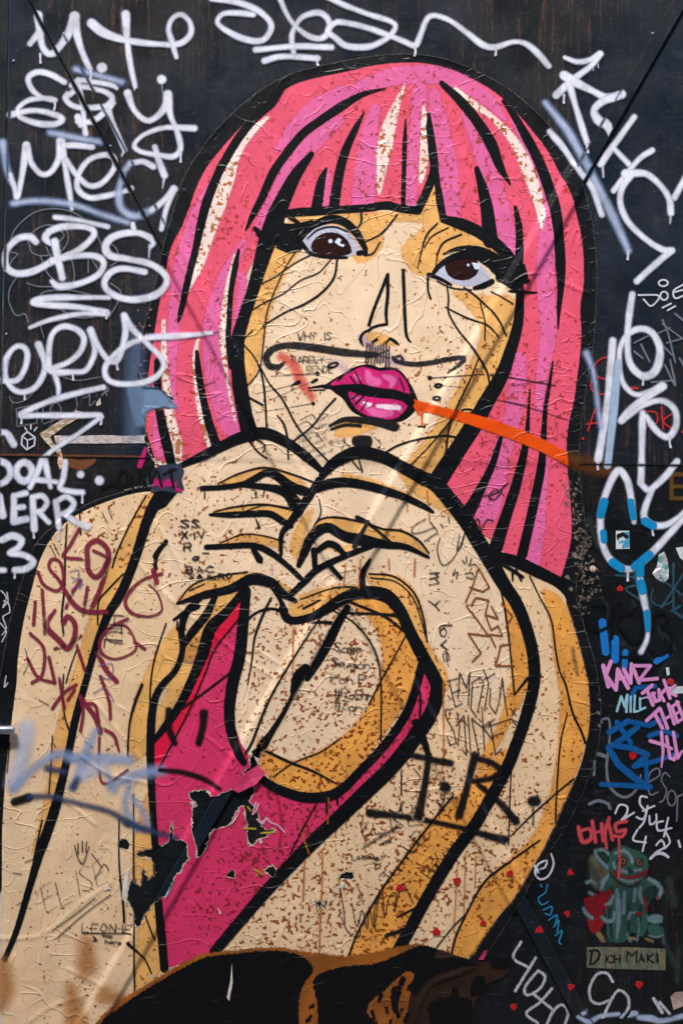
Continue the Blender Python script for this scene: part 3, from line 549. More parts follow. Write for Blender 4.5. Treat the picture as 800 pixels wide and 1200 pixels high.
lines('hand_pen_line', P, ["255,567 280,555,1 310,548,1.1 340,555 370,566", "250,600 275,594,1 310,591,1.1 346,598", "283,601 310,592 340,595", "258,636 285,626 310,628 334,635", "365,621 374,609,1 394,606,1.2 425,612,1.2 450,620,1.2 470,622,1.3 490,633,1.3 502,648,1", "418,606,2.4 430,612,2 460,637,1.2", "431,611,2 415,640,3", "352,702 395,688,1 430,690,1.2 450,696", "432,672,.9 460,675,1.1 480,689,1.2 490,705,1.2 497,730,1.2 500,752,1", "434,677 462,681 482,698 492,722 498,745", "208,706 225,686,1 250,676,1 290,670,1", "222,692 240,684", "355,713,1.2 375,703,1.2", "240,576 240,584", "300,575,.9 300,583", "310,574 308,582", "374,585 376,600 371,612,.9", "300,608,.8 304,618,1.6", "420,537 424,552,1.2", "410,537 421,550", "292,517,1 303,530,1 313,537,1", "300,515 311,522 308,530"], KT, 2.35*mm, w=.8)
lines('arm_line', P, ["196,570,8 182,590,7 172,612,6 160,650,5.5 148,682,5.5 138,702,5.5 126,722,5 112,760,4 102,795,4 90,838,4.5 80,885,4.5 72,920,5 64,950,6 54,980,6 46,1003,5 35,1040,4 20,1090,3.5 6,1124,3", "206,576,2 192,590,4 180,598,1.5", "253,697,3 242,720,5 226,740,5 214,758,3", "234,701,3 219,717,4 213,738,4 214,762,3.5 206,785,3.5 189,804,4 180,826,4.5 177,860,5 177,900,4.5 180,960,4 183,1003,4 186,1050,4.5 190,1100,5 193,1134,5", "288,689,4 266,716,5 247,736,7 238,765,7 228,790,5.5 212,824,5 196,848,4.5 180,868,3", "204,726,1.5 216,718,2.5 232,710,3", "208,728,1 208,738,1.2", "195,634,2.5 184,650,2.5 182,670,1.8", "196,636,1 188,642,2.5 182,652,3",
 "289,692,5 285,730,6.5 281,768,7 273,800,7 269,830,6.5 271,856,6 279,880,5 286,892,4", "299,902,4 310,915,5 330,926,5.5 358,934,6 386,932,6 402,923,5.5 422,903,5 450,873,5 473,840,5 486,808,5 493,782,5 497,768,4"], K, 2.3*mm)
lines('body_pen_line', P, ["79,614 77,650,1.1 76,690,1.2 73,720 75,742", "94,600 95,626,1", "172,580 154,612,1 138,646 132,665", "145,672,1 126,692,1.1 116,705,1.1 115,732,.9", "75,790,.9 74,820 78,845,1 84,860,1.4", "90,762 82,785 78,800", "62,862 60,900 58,930", "195,730 182,770,1.1 177,800,1 176,830", "167,802,1.8 158,825,1.8 152,850,1.1 150,885", "140,960 140,1010,1 145,1062,1.4 146,1080", "157,930 157,1000,1 158,1080 158,1160", "12,870 9,905", "50,960 42,1000,1.4 38,1028", "151,1104,2 168,1120,1 178,1140", "170,1068 182,1100,1",
 "620,675 632,700 645,726,1 650,760,1.1 655,786,1 662,802,1.2 670,834,1.3 680,856,1.4 685,870,1.6", "586,690,1 592,720,1.2 597,760,1 600,790 602,812", "580,657,1.4 598,667,2.2 612,676,1.8", "600,668,1.6 600,680,1.1", "604,667,1.4 610,680,1.4", "602,814,1 618,794,1.8", "664,835 656,870,1 652,920,1 650,962", "672,912,1 650,930,1 622,955,1 600,977,.8", "408,1121,1.2 420,1090 445,1045,1.2 470,1010,1.2 500,970 530,932", "632,984,1 605,1003,1.2 580,1020,1.4 562,1040,1.2 546,1070,1.1 534,1096,1.3 528,1120,1.3", "510,1111 530,1086 546,1070,1", "452,1096,2 470,1090,2.5 484,1084,1", "465,1074,1 486,1064,1.4",
 "600,880 597,930 595,990", "318,700,1 310,716,1.6 299,745,1.4 295,775,1 290,802,.8", "288,728,1.5 300,718,1.5 315,713,1.6 328,715,1.6", "360,728,1.6 388,729,1.8", "385,712 415,730,1 438,760,1 446,800,1 446,868,1", "400,718,1.6 440,719,1.4 470,722,2", "475,745 450,790,1 432,825", "410,705,1.4 450,722,1.8 476,742,1.4", "312,880,1.6 340,893,1.6 368,904,1.4 394,918,.8", "320,910 345,893 375,881 400,864", "280,725 252,760,1 241,788 220,836,1 187,899,.9", "270,788,1.2 241,810 205,836,1.2", "380,716,.8 352,758,1 326,800,1.2 310,832,1.4 296,868,1.6 288,882,1.4", "488,800,1.2 492,815,1.4 491,843,1.2", "374,935 355,970,1 340,1000,.9", "382,932,1.4 383,952", "395,928,1.4 395,942", "470,900 470,930"], KT, 2.4*mm, w=.85)
lines('chest_stroke', P, ["407,712,3.5 396,730,5 382,758,5.5 368,782,4.5 360,795,3", "358,782,5 350,792,7 344,808,4", "346,806,1.8 334,832,2.5 318,858,3.5 308,872,6"], K, 2.45*mm)

# ---- writing and sprayed marks on the sheet
def writing(parent, sh, mat, label, off=2.9*mm, where='paper', name='handwriting', margin=1.4):
    return draw(name, sh, mat, parent, off, 1, where, margin, label=label)
PEN = ink('pen_black', (26, 24, 28), .6, .3, mottle=.3, opacity=.96, dry=.08); BRN = ink('pen_brown', (140, 76, 44), .5, .2); MAR = ink('marker_maroon', (128, 22, 56), .7, .5, opacity=.93, dry=.15); VIO = ink('pen_violet', (120, 90, 150), .6, .3, opacity=.7)
SPK = spray('spray_black', (12, 12, 15), 1.8)
ORG = ink('paint_orange', (240, 84, 8), .9, .6, opacity=.93, mottle=.15, rough=.4)
draw('orange_streak', [Po("485,468 485,468 520,478 560,487 600,500 640,517 664,530 664,530 665,546 665,546 630,528 590,512 550,498 516,488 486,480 486,480")], ORG, P, 2.6*mm, 1, 'paper', label='orange paint streak blowing out of the lips')
draw('orange_drip', [St("494,480,1.6 494,492,1.2 494,497,1.6"), St("486,476,2 490,484,2")], ORG, P, 2.65*mm, 1, 'paper')
draw('pink_smear', [St("330,418,5 344,428,6 352,446,6 366,466,4"), St("352,440,2 362,462,3 366,470,2")], ink('smear_red', (226, 64, 60), 4.0, 2.5, opacity=.62, mottle=.3), P, 1.8*mm, 1, 'paper', margin=5, label='red lipstick smear')
draw('lavender_smear', [St("424,396,4 450,420,6 470,424,5"), St("392,425,4 404,432,4")], ink('smear_lavender', (206, 182, 214), 5, 2, opacity=.5), P, 1.75*mm, 1, 'paper', margin=5)
writing(P, words('WHY IS', 349, 390, 9, 0, .55), PEN, 'small handwritten words WHY IS')
writing(P, words('RARELY', 342, 418, 7.5, 0, .5), PEN, 'small handwritten word RARELY')
writing(P, words('RENDE', 359, 429, 7.5, 0, .5), PEN, 'small handwritten word starting REND')
for k, t in enumerate(('we any inch', 'never short', 'sure most', 'wont not tell', 'you see us')):
    writing(P, words(t, 346+k*3, 508+k*7, 5, -22, .35, adv=4.4), ink('pen_grey', (80, 84, 90), .6, .3, opacity=.75), 'faint line of grey handwriting under the chin')
for t, x, y, h in (('SS', 212, 609, 9), ('XIV', 213, 623, 8), ('R', 216, 636, 9), ('a/', 226, 648, 8), ('BAC', 219, 663, 8), ('SAILRO', 221, 672, 6)):
    writing(P, words(t, x, y, h, 0, .9, adv=6, asp=1.45 if h > 7 else 1.6), PEN, 'stacked black capitals on the back of the hand')
for t, x, y in (('Sage', 392, 752), ('Seigon', 388, 770), ('Iron P.', 384, 788), ('#Robin', 392, 806), ('#Zoni', 392, 820)):
    writing(P, words(t, x, y, 11, 4, .6, adv=4.6), PEN, 'handwritten list of names inside the heart')
for t, x, y, h, rt in (('m', 524, 672, 22, 92), ('y', 522, 704, 16, 92), ('love', 528, 726, 15, 84)): writing(P, words(t, x, y, h, rt, .8, adv=4.6, asp=1.2 if len(t) > 1 else .95), PEN, 'handwritten words my love running down the wrist')
for lb, rows in (('tall thin pen letters across the forearm, upper row', ("526,797 529,812 533,828 541,824", "523,798 538,794", "529,812 538,808", "536,818 538,788 546,806 550,787 548,826", "553,802 551,830 558,840", "552,800 562,793 566,800 559,834", "566,784 572,800 567,832", "566,796 579,789", "574,806 573,826 580,836 584,822 588,794 590,815 594,838")), ('tall thin pen letters across the forearm, lower row', ("530,830 521,832 523,842 531,856 534,870 527,873 523,862", "535,834 538,850 536,873", "534,850 543,838 546,884 541,878", "548,838 551,884", "552,842 561,884", "552,842 566,853", "564,828 567,878", "579,842 566,853 577,867", "574,848 580,884 587,877", "571,851 598,842 606,846", "576,863 589,858", "598,830 604,838", "604,829 599,838"))):
    writing(P, [Shape('S', t, .72, False) for t in rows], PEN, lb)
writing(P, [Shape("S", t, .95, False) for t in ("560,665 552,690 545,705", "560,665 573,688 565,693 550,688", "546,710 560,728 572,745", "552,708 557,700 572,703 568,720 583,725 575,710", "568,720 575,738 583,733 588,745 573,743 580,758", "572,745 548,742 563,765 553,775", "585,757 598,754", "586,757 580,780 602,780", "587,707 600,722 592,735")], BRN, 'brown zigzag scribbled letters on the wrist')
writing(P, [St(t, .7) for t in ("498,608 485,616 482,624 492,624 508,618", "504,612 512,622", "516,614 519,618", "525,606 526,612", "515,630 512,645 518,662 530,655 540,636 544,624 540,640 535,645 538,626", "497,634 512,624")], PEN, 'curly pen scrawl above my love')
writing(P, [St(t, .7) for t in ("533,667 530,674 536,670 534,678", "544,660 541,656", "546,659 546,652", "550,660 552,654", "548,662 556,661 560,664", "544,672 553,671 554,678 546,676")], PEN, 'tiny pen doodle with rays')
writing(P, words('nner', 541, 583, 19, -27, .75, adv=4.6), PEN, 'thin cursive pen name over pink hair')
for t, x, y, h, rt, lb in (('JUN', 458, 938, 13, 12, 'three pen letters by the black bar'), ('ELISE', 422, 966, 14, -12, 'pen name with double underline beside the dress'), ('was', 446, 984, 5, -14, None), ('Leonie', 412, 1000, 7, 0, None), ('LEONIE', 97, 1082, 10, 1, 'pen name LEONIE with an underline'), ('was', 121, 1092, 5, 8, None), ('here', 124, 1099, 6, 6, None)):
    writing(P, words(t, x, y, h, rt, .6, adv=5.6, asp=1.15 if h > 9 else .9), PEN, lb)
lines("pen_stroke", P, ["424,994,.7 466,969,.7", "426,990,.6 468,966,.6", "97,1093,.7 152,1093,.7", "110,1097,1 114,1101,1 110,1102,1"], PEN, 2.9*mm)
writing(P, words('ELISE', 42, 1045, 28, -28, .45, adv=4.6, asp=.85, slant=.3), PEN, 'large thin pen name slanting up the arm')
lines("pen_stroke", P, ["62,1090 90,1070 112,1052", "68,1098 100,1070 130,1048", "88,990 92,1005 98,1012 102,1000 105,992", "92,988 92,1000", "97,985 97,998", "102,986 101,998"], PEN, 2.9*mm, w=.7)
writing(P, words('Tulilab', 444, 1026, 16, -52, .6, adv=4.4), PEN, 'slanted pen name climbing the ochre band'); writing(P, words('Baxou', 494, 1022, 13, -55, .6, adv=4.6), PEN, 'slanted pen name beside the thick arm line')
writing(P, [St(t, .65) for t in ("400,1075 408,1092 420,1098 422,1090", "412,1058 418,1085 424,1066 430,1088 432,1062 438,1085 444,1045 438,1070 440,1090", "440,1055 448,1048 450,1075 456,1050 464,1046 462,1068 470,1036 476,1042 484,1058", "398,1040 402,1062 404,1080")], PEN, 'looping pen signature on the lower sheet')
writing(P, words('HTUL', 146, 722, 20, 96, .7, adv=3.6, asp=.8), PEN, 'sideways pen letters on the arm')
lines('pen_stroke', P, ['554,612,.75 560,608,.75 563,620,.75 570,609,.75 577,610,.75'], PEN, 2.9*mm)
for lb, rows, w_ in (('dense pen scratches below the lip', ("352,492 366,486 372,494 384,486", "346,500 360,494 370,502 382,496", "356,512 368,506 376,514", "402,516 410,524", "438,512 446,520 440,526", "396,520 404,514 400,528"), .5), ('pen scratches on the beige lower sheet', ("424,1004 436,1000 440,1008 452,1002", "436,1010 446,1014 440,1018", "352,1070 352,1078", "370,1054 372,1068", "418,1038 424,1050 418,1058", "386,1040 390,1046"), .6), ('pen scratches between heart and elbow', ("540,842 548,850", "486,902 492,910 488,918", "512,940 520,948 514,954", "600,845 606,852 600,858", "566,850 572,846"), .6), ('pen hatching on the upper arm', ("60,640 66,652", "64,638 70,650", "120,600 126,612", "128,598 132,608", "30,760 34,776 28,790", "46,820 58,826", "100,868 110,876"), .55), ('pen hatching on the lower arm', ("30,1010 40,1006", "16,1022 26,1024", "108,1000 120,1016", "112,1030 122,1012 128,1020", "20,1060 36,1052"), .6), ('pen ticks on the pink hair', ("560,520 574,516", "600,452 640,446", "590,470 620,476", "238,452 252,448", "256,492 264,488", "250,392 262,388"), .5)):
    for t in rows: lines('pen_stroke', P, [t], PEN, 2.85*mm, w=w_)
mk = empty('scribble_tag', P); tag(mk, 'maroon marker letters scribbled down the arm')
for shp in (["93,620 82,640 75,652 98,655"], ["103,656,3 103,641 113,633 124,640 128,652 120,670 112,676 104,668 103,656", "110,645 125,652"], ["128,655,3 118,690 108,712"], ["45,670 52,685 68,692 75,680 72,660 62,655 58,665 70,680 85,705,3 100,716 125,717"], ["95,680 85,695 78,712", "103,688 98,720"], ["50,690 52,720 53,742", "42,705 40,732"], ["65,715 55,733,3.5 70,750 80,760,3 88,745 88,730 80,722 75,730"], ["65,760 80,755 95,745", "90,755 100,785"], ["36,742 52,760 50,790 38,800", "33,772 45,793 65,800", "58,770 65,800"], ["62,830 75,812 90,802", "80,820 88,808", "70,795 76,830"],
    ["190,672,2 170,678,1.6 155,690,2.2 147,705 155,718 175,722,1.4 190,715,1.2 185,695,1.2 175,685", "180,668,3 184,682,3"], ["150,725 130,735 118,750 120,765 135,772,1.4 155,765,1.4 160,755 150,735 135,730", "158,752 170,760"], ["115,765,3 125,785 137,798,3", "118,792 128,820 130,842"], ["95,815 98,835 95,856", "97,820,3 112,840 118,858", "100,824 112,826 116,845"], ["117,858,1.6 117,905 125,918 150,902", "120,853,2.2 134,862 140,880,1.4"]):
    draw('letter', [St(t, 2.0) for t in shp], MAR, mk, 2.75*mm, 1, 'paper', 2)
lines("pen_stroke", P, ["82,670 92,668 92,678 84,676", "86,682 96,678 94,690", "116,780 132,778 130,795 118,792", "110,812 124,806 134,822", "84,690 98,684"], VIO, 2.9*mm, w=.8)
ir = empty('spray_tag', P); tag(ir, 'black sprayed letters I.R. with a bar beneath')
for shp in ([St("468,881,4.5 490,886,3.5 527,893,4"), St("502,886,3.5 497,920,4 490,955,5.5")], [Dot(521, 921, 6.5), St("520,925,1.2 519,938,1 512,955,.6")], [St("556,885,5 548,915,4 537,955,4.5"), St("557,888,3.5 575,893,3.5 586,903,4 576,911,3.5 553,915,3"), St("560,919,3 585,940,4 604,962,4.5")], [Ring(625, 938, 3, .8, 5.2), St("624,940,1 624,967,.8")], [St("433,952,5 470,956,3 510,963,3 550,972,3 590,983,5")]):
    draw('letter', shp, SPK, ir, 3.1*mm, 1, 'paper', 2.4)
draw('torn_strip', [St("487,846,5 496,866,4 502,886,3")], K, P, 2.9*mm, 1, 'paper')
fr = empty('spray_tag', P); tag(fr, 'black sprayed frowning face of two dots and an arc on the dress')
for t in ("239,835,5 238,850,4 233,870,4", "198,832,4 198,852,4 205,870,3.5", "188,902,2.5 212,904,3 236,911,3 258,923,2"): draw('stroke', [St(t)], SPK, fr, 3.1*mm, 1, 'paper', 2.4)
SBL = spray('spray_steel_blue', (148, 176, 222), 6, .75); SBD = spray('spray_navy', (52, 68, 104), 3.5, .85); SKY_ = spray('spray_dusty_blue', (200, 214, 240), 8, .7)
bt = empty('spray_tag', P); tag(bt, 'dusty blue sprayed tag over the forearm')
for t, m_ in (("32,852,9 28,878,9 17,918,8", SKY_), ("16,924,4 40,900,4 66,884,5 84,886,4", SBL), ("56,900,4 76,904,3", SBD), ("84,888,5 116,888,6 152,890,5", SBL), ("112,856,3 102,880,5 92,908,5 85,922,4", SBL), ("92,912,3 86,922,4", SBD), ("100,905,8 120,895,7", SKY_), ("130,922,3 152,910,5 175,904,6 190,903,5", SBL), ("126,905,3 134,926,3", SBL), ("152,918,3 147,944,3.5 158,966,4 172,970,3 168,950,2.5 155,934,2.5", SBL), ("18,939,5 34,934,5", SPK), ("36,933,3.5 60,933,3 92,941,3 130,951,3 150,964,4", SBD), ("150,964,4 176,973,3.5 206,981,2.5", SBD)):
    draw('stroke', [St(t)], m_, bt, 3.0*mm+(STAG[0] % 10)*3e-5, 1, 'paper', 6); STAG[0] += 1
RB = ink('rust_stain', (186, 120, 46), 9, 4, opacity=.62, relief=True)
for t in ("101,1104,7 102,1130,11 98,1142,5", "4,1130,8 6,1160,11 2,1178,6", "84,1158,6 90,1200,14", "125,1165,10 140,1170,8"): draw('rust_stain', [St(t)], RB, P, 2.7*mm, 1, 'paper', 9)
DR = ink('rust_drip', (190, 112, 34), .8, .4, opacity=.8)
for t in ("378,998,1 377,1040,1 375,1075,1.3 374,1120,1", "357,1008,1 355,1055,1.2", "536,1010,.7 531,1092,.8", "545,1000,.7 543,1070,.6", "557,1003,.7 556,1040,.7", "519,800,.9 519,870,.9 517,905,.8", "405,660,.8 402,690,.9", "422,655,.8 420,690,.7", "477,575,1 477,600,.7", "500,575,.9 503,610,.9", "486,655,1 485,675,1.2", "350,965,.8 362,1000,.8", "344,735,1.2 343,790,.6", "455,655,1 456,668,.8", "385,935,.8 384,965,.7"): draw('rust_drip', [St(t)], DR, P, 2.6*mm, 1, 'paper')
# scraps, torn rims and chips
TW = plain('torn_paper', (226, 216, 204), .8, .15, 90)
def scrap(name, pts, d, mat, parent=None, lift=.006, label=None):
    """a curling scrap of paper: fan of triangles with one side lifted off the wall"""
    P_ = [(float(a), float(b)) for a, b in (q.split(',') for q in pts.split())]
    cx, cy = sum(p[0] for p in P_)/len(P_), sum(p[1] for p in P_)/len(P_)
    V = [W(cx, cy, d+lift*.4)]+[W(x, y, d+lift*(.1+.9*(i % 3 == 1))) for i, (x, y) in enumerate(P_)]
    n = len(P_); V += [(a, b+.0006, c) for a, b, c in V]
    F = [(0, 1+(i+1) % n, 1+i) for i in range(n)]+[(n+1, n+2+i, n+2+(i+1) % n) for i in range(n)]
    F += [(1+i, 1+(i+1) % n, n+2+(i+1) % n, n+2+i) for i in range(n)]
    o = meshobj(name, V, F, mat, parent)
    if label: o['label'] = label
    return o
def hp(x, y): return float(HP1[int(y-Y0), int(x-X0)])
PK = plain('torn_pink_paper', (218, 60, 110), .55, .2, 60)
for pts, m_ in (("146,1024 152,1018 151,1040 148,1058 143,1052", TW), ("282,948 276,960 270,968 276,958", TW), ("195,1046 202,1034 206,1030 200,1044 195,1052", plain('torn_grey', (150, 160, 180), .8, .2, 60)), ("124,1036 130,1040 122,1044", TW), ("397,1034 404,1034 400,1044 396,1040", TW), ("272,924 285,906 302,896 312,905 300,918 280,928", PK), ("222,940 230,938 228,946", TW), ("174,1142 181,1141 179,1147", TW), ("210,1126 216,1124 214,1130 209,1130", PK), ("298,885 304,888 302,894", TW), ("255,1062 260,1070 257,1071", TW), ("304,982 308,986 305,989", TW)):
    x, y = [float(v) for v in pts.split()[0].split(',')]; scrap('torn_flap', pts, hp(x, y)+.0006, m_, P, .005)
YEL = spray('spray_yellow', (196, 168, 40), .8); LPK = spray('spray_light_pink', (236, 176, 206), .8)
for t, m_ in (("290,945,1 296,952,1", YEL), ("286,970,1.2 300,971,1", YEL), ("306,976,1 322,974,1", YEL), ("298,1018,1 308,1024,1", YEL), ("310,1018,.8 300,1026,.8", YEL), ("396,1029,1 398,1036,1", YEL), ("300,940,1 296,954,1 300,950,1 303,942,1", LPK), ("302,960,1.4 308,964,1.8 312,958,1 318,964,1 325,966,.8 334,975,.8", LPK), ("318,660,0.9 319,672,.9", LPK)):
    draw('paint_fleck', [St(t)], m_, P, 3.2*mm, 1, 'all', 1.2)

# ---------------------------------------------------------------- tags on the steel (some run over the sheet)
WS = spray('spray_white', (234, 236, 252), 1.9, .96, (206, 216, 246)); WD = spray('spray_dim_white', (190, 204, 238), 3.8, .82, (136, 162, 214))
DRIP = spray('spray_drip', (216, 216, 236), .7, .92)
SOFT = spray('spray_haze_blue', (110, 136, 176), 8, .42)
def gtag(label, letters, mat, off=3.6*mm, w=4.2, margin=2.4, child='letter', smooth=True):
    e_ = empty('graffiti_tag', gate); e_['label'] = label
    for k, L_ in enumerate(letters):
        m_ = mat
        if isinstance(L_, tuple): m_, L_ = L_
        sh = [Shape('S', t, w, smooth) if isinstance(t, str) else t for t in (L_ if isinstance(L_, list) else [L_])]
        draw(child, sh, m_, e_, off+(k % 9)*4e-5, 1, 'all', margin if m_ not in (WD, SOFT) else 5)
    return e_
gtag('white sprayed letters M T P and I Y stacked at the top of the gate', [["46,20,6 47,34,5 50,54,4 58,64,4 68,60,4 78,47,4.5 87,26,6.5 88,20,6.5", "88,22,6 91,42,5 98,64,4 106,82,4", "36,52,4 47,38,5"], ["108,28,6 120,38,6 140,46,5 170,51,4 198,53,3.6", "148,18,5.5 149,40,4.5 152,70,4 159,102,3", "159,100,2 158,106,1"], ["207,68,3 202,50,4 198,35,4 203,22,4 213,18,4 223,27,4 224,40,4 215,50,4 204,53,4 195,53,3"],
 ["76,97,4 60,88 45,85 34,92 38,105 50,115 65,118 55,116 35,118 22,128 25,138 45,145 65,146 74,140 62,134 40,130 13,135,5"], (WD, ["90,83,4 112,88,4 143,97,4"]), ["85,101,4 100,96 130,100 137,104,3", "80,113,4 95,104 120,107 132,115 125,125 105,128 85,124 77,115 80,111", "93,96,4 97,120,4 100,150,3.5 101,157,4", "92,143,4 110,143,4 124,133,4 134,121,3", "92,138,5 96,146,5"], [Dot(120, 80, 7), "119,82,1.5 119,100,1"], ["128,131,4 135,150,3.5 147,177,3", "147,177,2 144,184,1.2"], [Dot(190, 94, 6.5), "190,98,1.5 191,109,1"],
 ["150,110,5 158,130,4 172,142,4 185,137,4 195,124,5 197,111,6", "197,111,6 200,135,4 208,155,3.6 212,175,3.6 203,184 185,182 165,178 158,170 170,158 195,150 228,151,4.5", "182,173,4 187,190,4 193,206,4.5", "193,208,2 191,221,1"]], WS)
gtag('white sprayed word MEY above the looping scribbled face', [(WD, ["4,168,5 8,195,4 14,212,4"]), ["12,206,4 18,220,4 21,232,4 27,205,4 32,172,5", "32,171,5 37,190,4 48,204,4 60,202,4 70,186,5 72,166,6", "72,166,6 77,195,4 82,225,4 85,245,3", "21,232,2 20,242,1"], (WD, ["60,156,4 90,162,4 118,167,4"]), ["75,171,4 90,171,4 109,173,4"], ["78,188,4 90,205 105,218 120,215 133,200 135,188 125,182 105,188 93,205 92,222 105,232 125,230 155,222,4"], ["180,196,4 168,190,4 155,192,4"], (WD, ["153,193,4 145,206,4 140,226,5 143,245,5 158,254,5 178,248,5"]), ["178,248,4 195,233,4 204,222,5", "203,226,4 195,246,3.5 190,270,3"], (WD, ["16,239,4 45,236,4 85,240,4 120,252,4 150,261,4"]), ["65,255,3.5 90,258,3.5 127,266,3.5"]], WS, 3.7*mm)
gtag('white sprayed letters C B S looping beside the hair', [["43,284,4 36,278,4.5 22,280 10,292 7,304 10,315 22,321 40,318 60,308 90,295 108,280 110,271 98,266 75,266 58,272 54,280 60,286,3"], ["62,306,5 85,301,4 110,300 122,308 116,322 96,332 70,336 62,330,3", "65,284,5 69,305,5 74,326,4"], ["177,290,3 180,283,4.5 165,274 145,274 130,280 124,290 130,300 150,304 175,309 192,320 196,332 185,345 165,351 145,350 128,342 123,332 130,320 145,315 170,319,4", "176,288,2.5 175,303,1.2", "156,263,4 158,272,4"], ["128,349,3.6 90,349,3.6 55,350,4 40,355,4.5 60,358,4 90,360,4 125,367,5 95,368,3.6 60,375,3.6 36,384,3.6"]], WS, 3.9*mm)
gtag('white sprayed word ERY with a long tail over the hair', [["0,446,4 20,446 30,432 33,415 27,406 17,408 8,422 7,440 15,455 27,460 42,454 52,438 53,424 46,404,5"], ["58,434,4 58,412 62,392 74,383 90,386 99,397 95,412 82,424 60,433", "56,430,6 66,436,5 86,436,4 100,435 108,424 112,408 107,387,4.5", "64,436,4 69,452,3 69,466,1.5"], ["107,388,4.5 117,408,4 128,422,4.5 138,422,4.5 145,405,4 148,385,4 146,370,4.5", "146,370,4.5 156,386,4 175,405,4 189,419,4 192,430,4 183,442 165,449 140,450 126,444 124,430 136,415 155,402 176,396 205,394,4 248,391,3.2"], ["122,454,4 95,460,3.6 60,470,3.6 34,481,4 26,487,4.5 50,487,3.6 90,487,4 118,487,4.5 112,494,3.6 90,510,3.6 62,528,3.6 48,542,3.4"]], WS, 4.1*mm)
gtag('white sprayed words ending OAL, VERR and the number 3 at the shoulder', [["0,507,4 9,508,4 17,521,4.5"], ["0,540,4.5 10,545,4.5 13,556,4.5 6,565,4.5 0,567,4.5"], [Ring(29, 553, 9.5, 11, 4.5)], ["36,571,3.5 45,552,4 52,538,4.5 56,553,4 60,571,3.5", "42,562,3.6 67,565,3.6"], ["77,541,4 75,560,4 71,572,4.5 84,576,4 97,577,4"], [Dot(95, 556, 5.2)], [Dot(117, 563, 5.8)], ["0,582,5 4,604,5"], ["17,581,4.5 17,611,4.5", "17,581,4 31,578,4", "18,595,4 28,594,4", "17,611,4 32,608,4"], ["39,583,4.5 41,620,4.5", "39,583,4 50,581,4 56,589,4 50,598,4 42,600,4", "46,600,4 58,612,4"], ["66,588,4.5 70,618,4.5", "66,588,4 78,582,4 87,590,4 80,600,4 69,603,4", "76,602,4 90,612,4 103,617,4.5"], ["3,633,4.5 15,628,4.5 26,633,4.5 22,642,4.5 12,648,4.5 28,650,4.5 40,658,4.5 32,666,4.5 18,668,4.5", "0,668,4 6,668,4"]], WS, 4.3*mm)
gtag('white sprayed looping word above the crown of the hair', [["248,-1,4 280,4 305,15 318,30 312,45 300,49 280,44 260,33 255,25 262,17 280,16 297,18,3.6"], ["327,-4,4 335,15 345,30 360,42 375,46 385,38 385,25 375,16 360,18 350,25 342,42 344,62,3.4"], ["384,-3,4 400,5 430,17 458,26 463,33 455,44 440,53 425,56 405,54 393,45 384,37 392,28 402,27 430,33 455,42 475,50 486,54 492,42 499,25 507,19 525,24 545,38 565,53 580,56 600,50 615,52 630,64,4.5 642,78,4"], ["300,59,4 345,55,4 388,56,4"], ["310,72,4 330,67,4 372,69,4"]], WS, 3.6*mm, 4.2)
gtag('white sprayed letters Z H R right of the crown crossing the brace', [["661,68,3 675,73,4 690,71,4 702,64,5", "702,66,4 690,79,4 668,96,4.5 651,112,5", "694,72,1.4 694,83,.8", "699,70,1.4 700,80,.8"], ["660,89,6 675,98,6 695,108,4 710,115,5 727,112,5.5", "666,98,5 675,130,4 687,168,4"], ["722,114,5 706,119,5 695,130,4.5 700,141,6 710,149,6 714,162,3"], (WD, ["638,121,4 655,142,5 668,160,5 690,202,5.5 715,250,5.5 735,294,4.5"]), ["643,155,4 660,175,4 680,205,4 693,220,4 704,252,4"], ["742,138,4 726,160,4.5 703,192,5", "705,194,1.6 706,208,1", "716,172,4 736,193,4"], ["763,177,4 746,189,4 718,224,4"], ["732,204,6 755,204,4.5 772,217,4.5 783,234,4.5 785,250,5", "802,208,4 789,232,4.5", "785,250,2.5 784,262,1.2", "738,206,5 728,220,4.5 726,240,4 736,262,4 756,281,4 775,293,4.5 786,294,4.5", "786,294,4.5 768,309,4.5 745,330,4.5"]], WS, 3.7*mm)
gtag('white sprayed column of letters beside the hair crossing the seam', [["740,345,4 736,372,4 734,405,4.5 738,428,4.5 752,441,5 766,436,5 772,418,4.5 770,402,4.5 760,388,4.5 746,386,4.5 733,394,4 725,412,4 726,440,4 734,456,4 746,463,4 762,458,3"], ["717,400,5 714,440,5 710,480,5 700,538,5"], (spray('spray_pale_blue', (172, 196, 224), 1.6, .9), ["723,425,4 718,480,5 711,546,4"]), ["775,453,6 757,465,6 737,482,6 727,493,5"], ["733,490,3 755,474,4.5 775,470 789,480 791,498 782,512 769,506 756,488,4", "752,484,4.5 751,520,4.5 750,566,4.5", "792,541,4.5 779,558,4.5 760,574,4 752,569,4", "764,572,4 756,592,4.5 754,606,4.5 764,615,4.5 782,614,4 804,598,4"], ["742,612,3 739,585,4 734,563,4.5 724,551,5 713,568,4.5 704,595,4.5 703,622,4.5 708,646,4.5 720,661,4.5 735,667,4.5 750,660,4.5 772,638,4.5 804,603,4.5"], ["747,662,4 751,690,4.5 757,722,4 758,742,2.5 756,752,3 750,764,4"], (WD, ["686,414,4 694,436,3 699,470,3 703,500,3"])], WS, 3.7*mm)
CY = spray('spray_cyan', (0, 140, 200), 1.2, .95); PB = spray('spray_deep_blue', (14, 96, 166), 1.0, .8)
gtag('cyan patches over the white loop near the face sticker', ["707,588,5 703,603,5", "706,624,4 707,633,4", "717,659,5 727,666,5", "743,664,5 760,650,5", "738,588,4 741,606,4", "755,611,5 764,616,5", "749,672,5 750,660,4", "750,683,5 752,692,5", "757,718,4 758,738,3"], CY, 4.2*mm, child='patch')
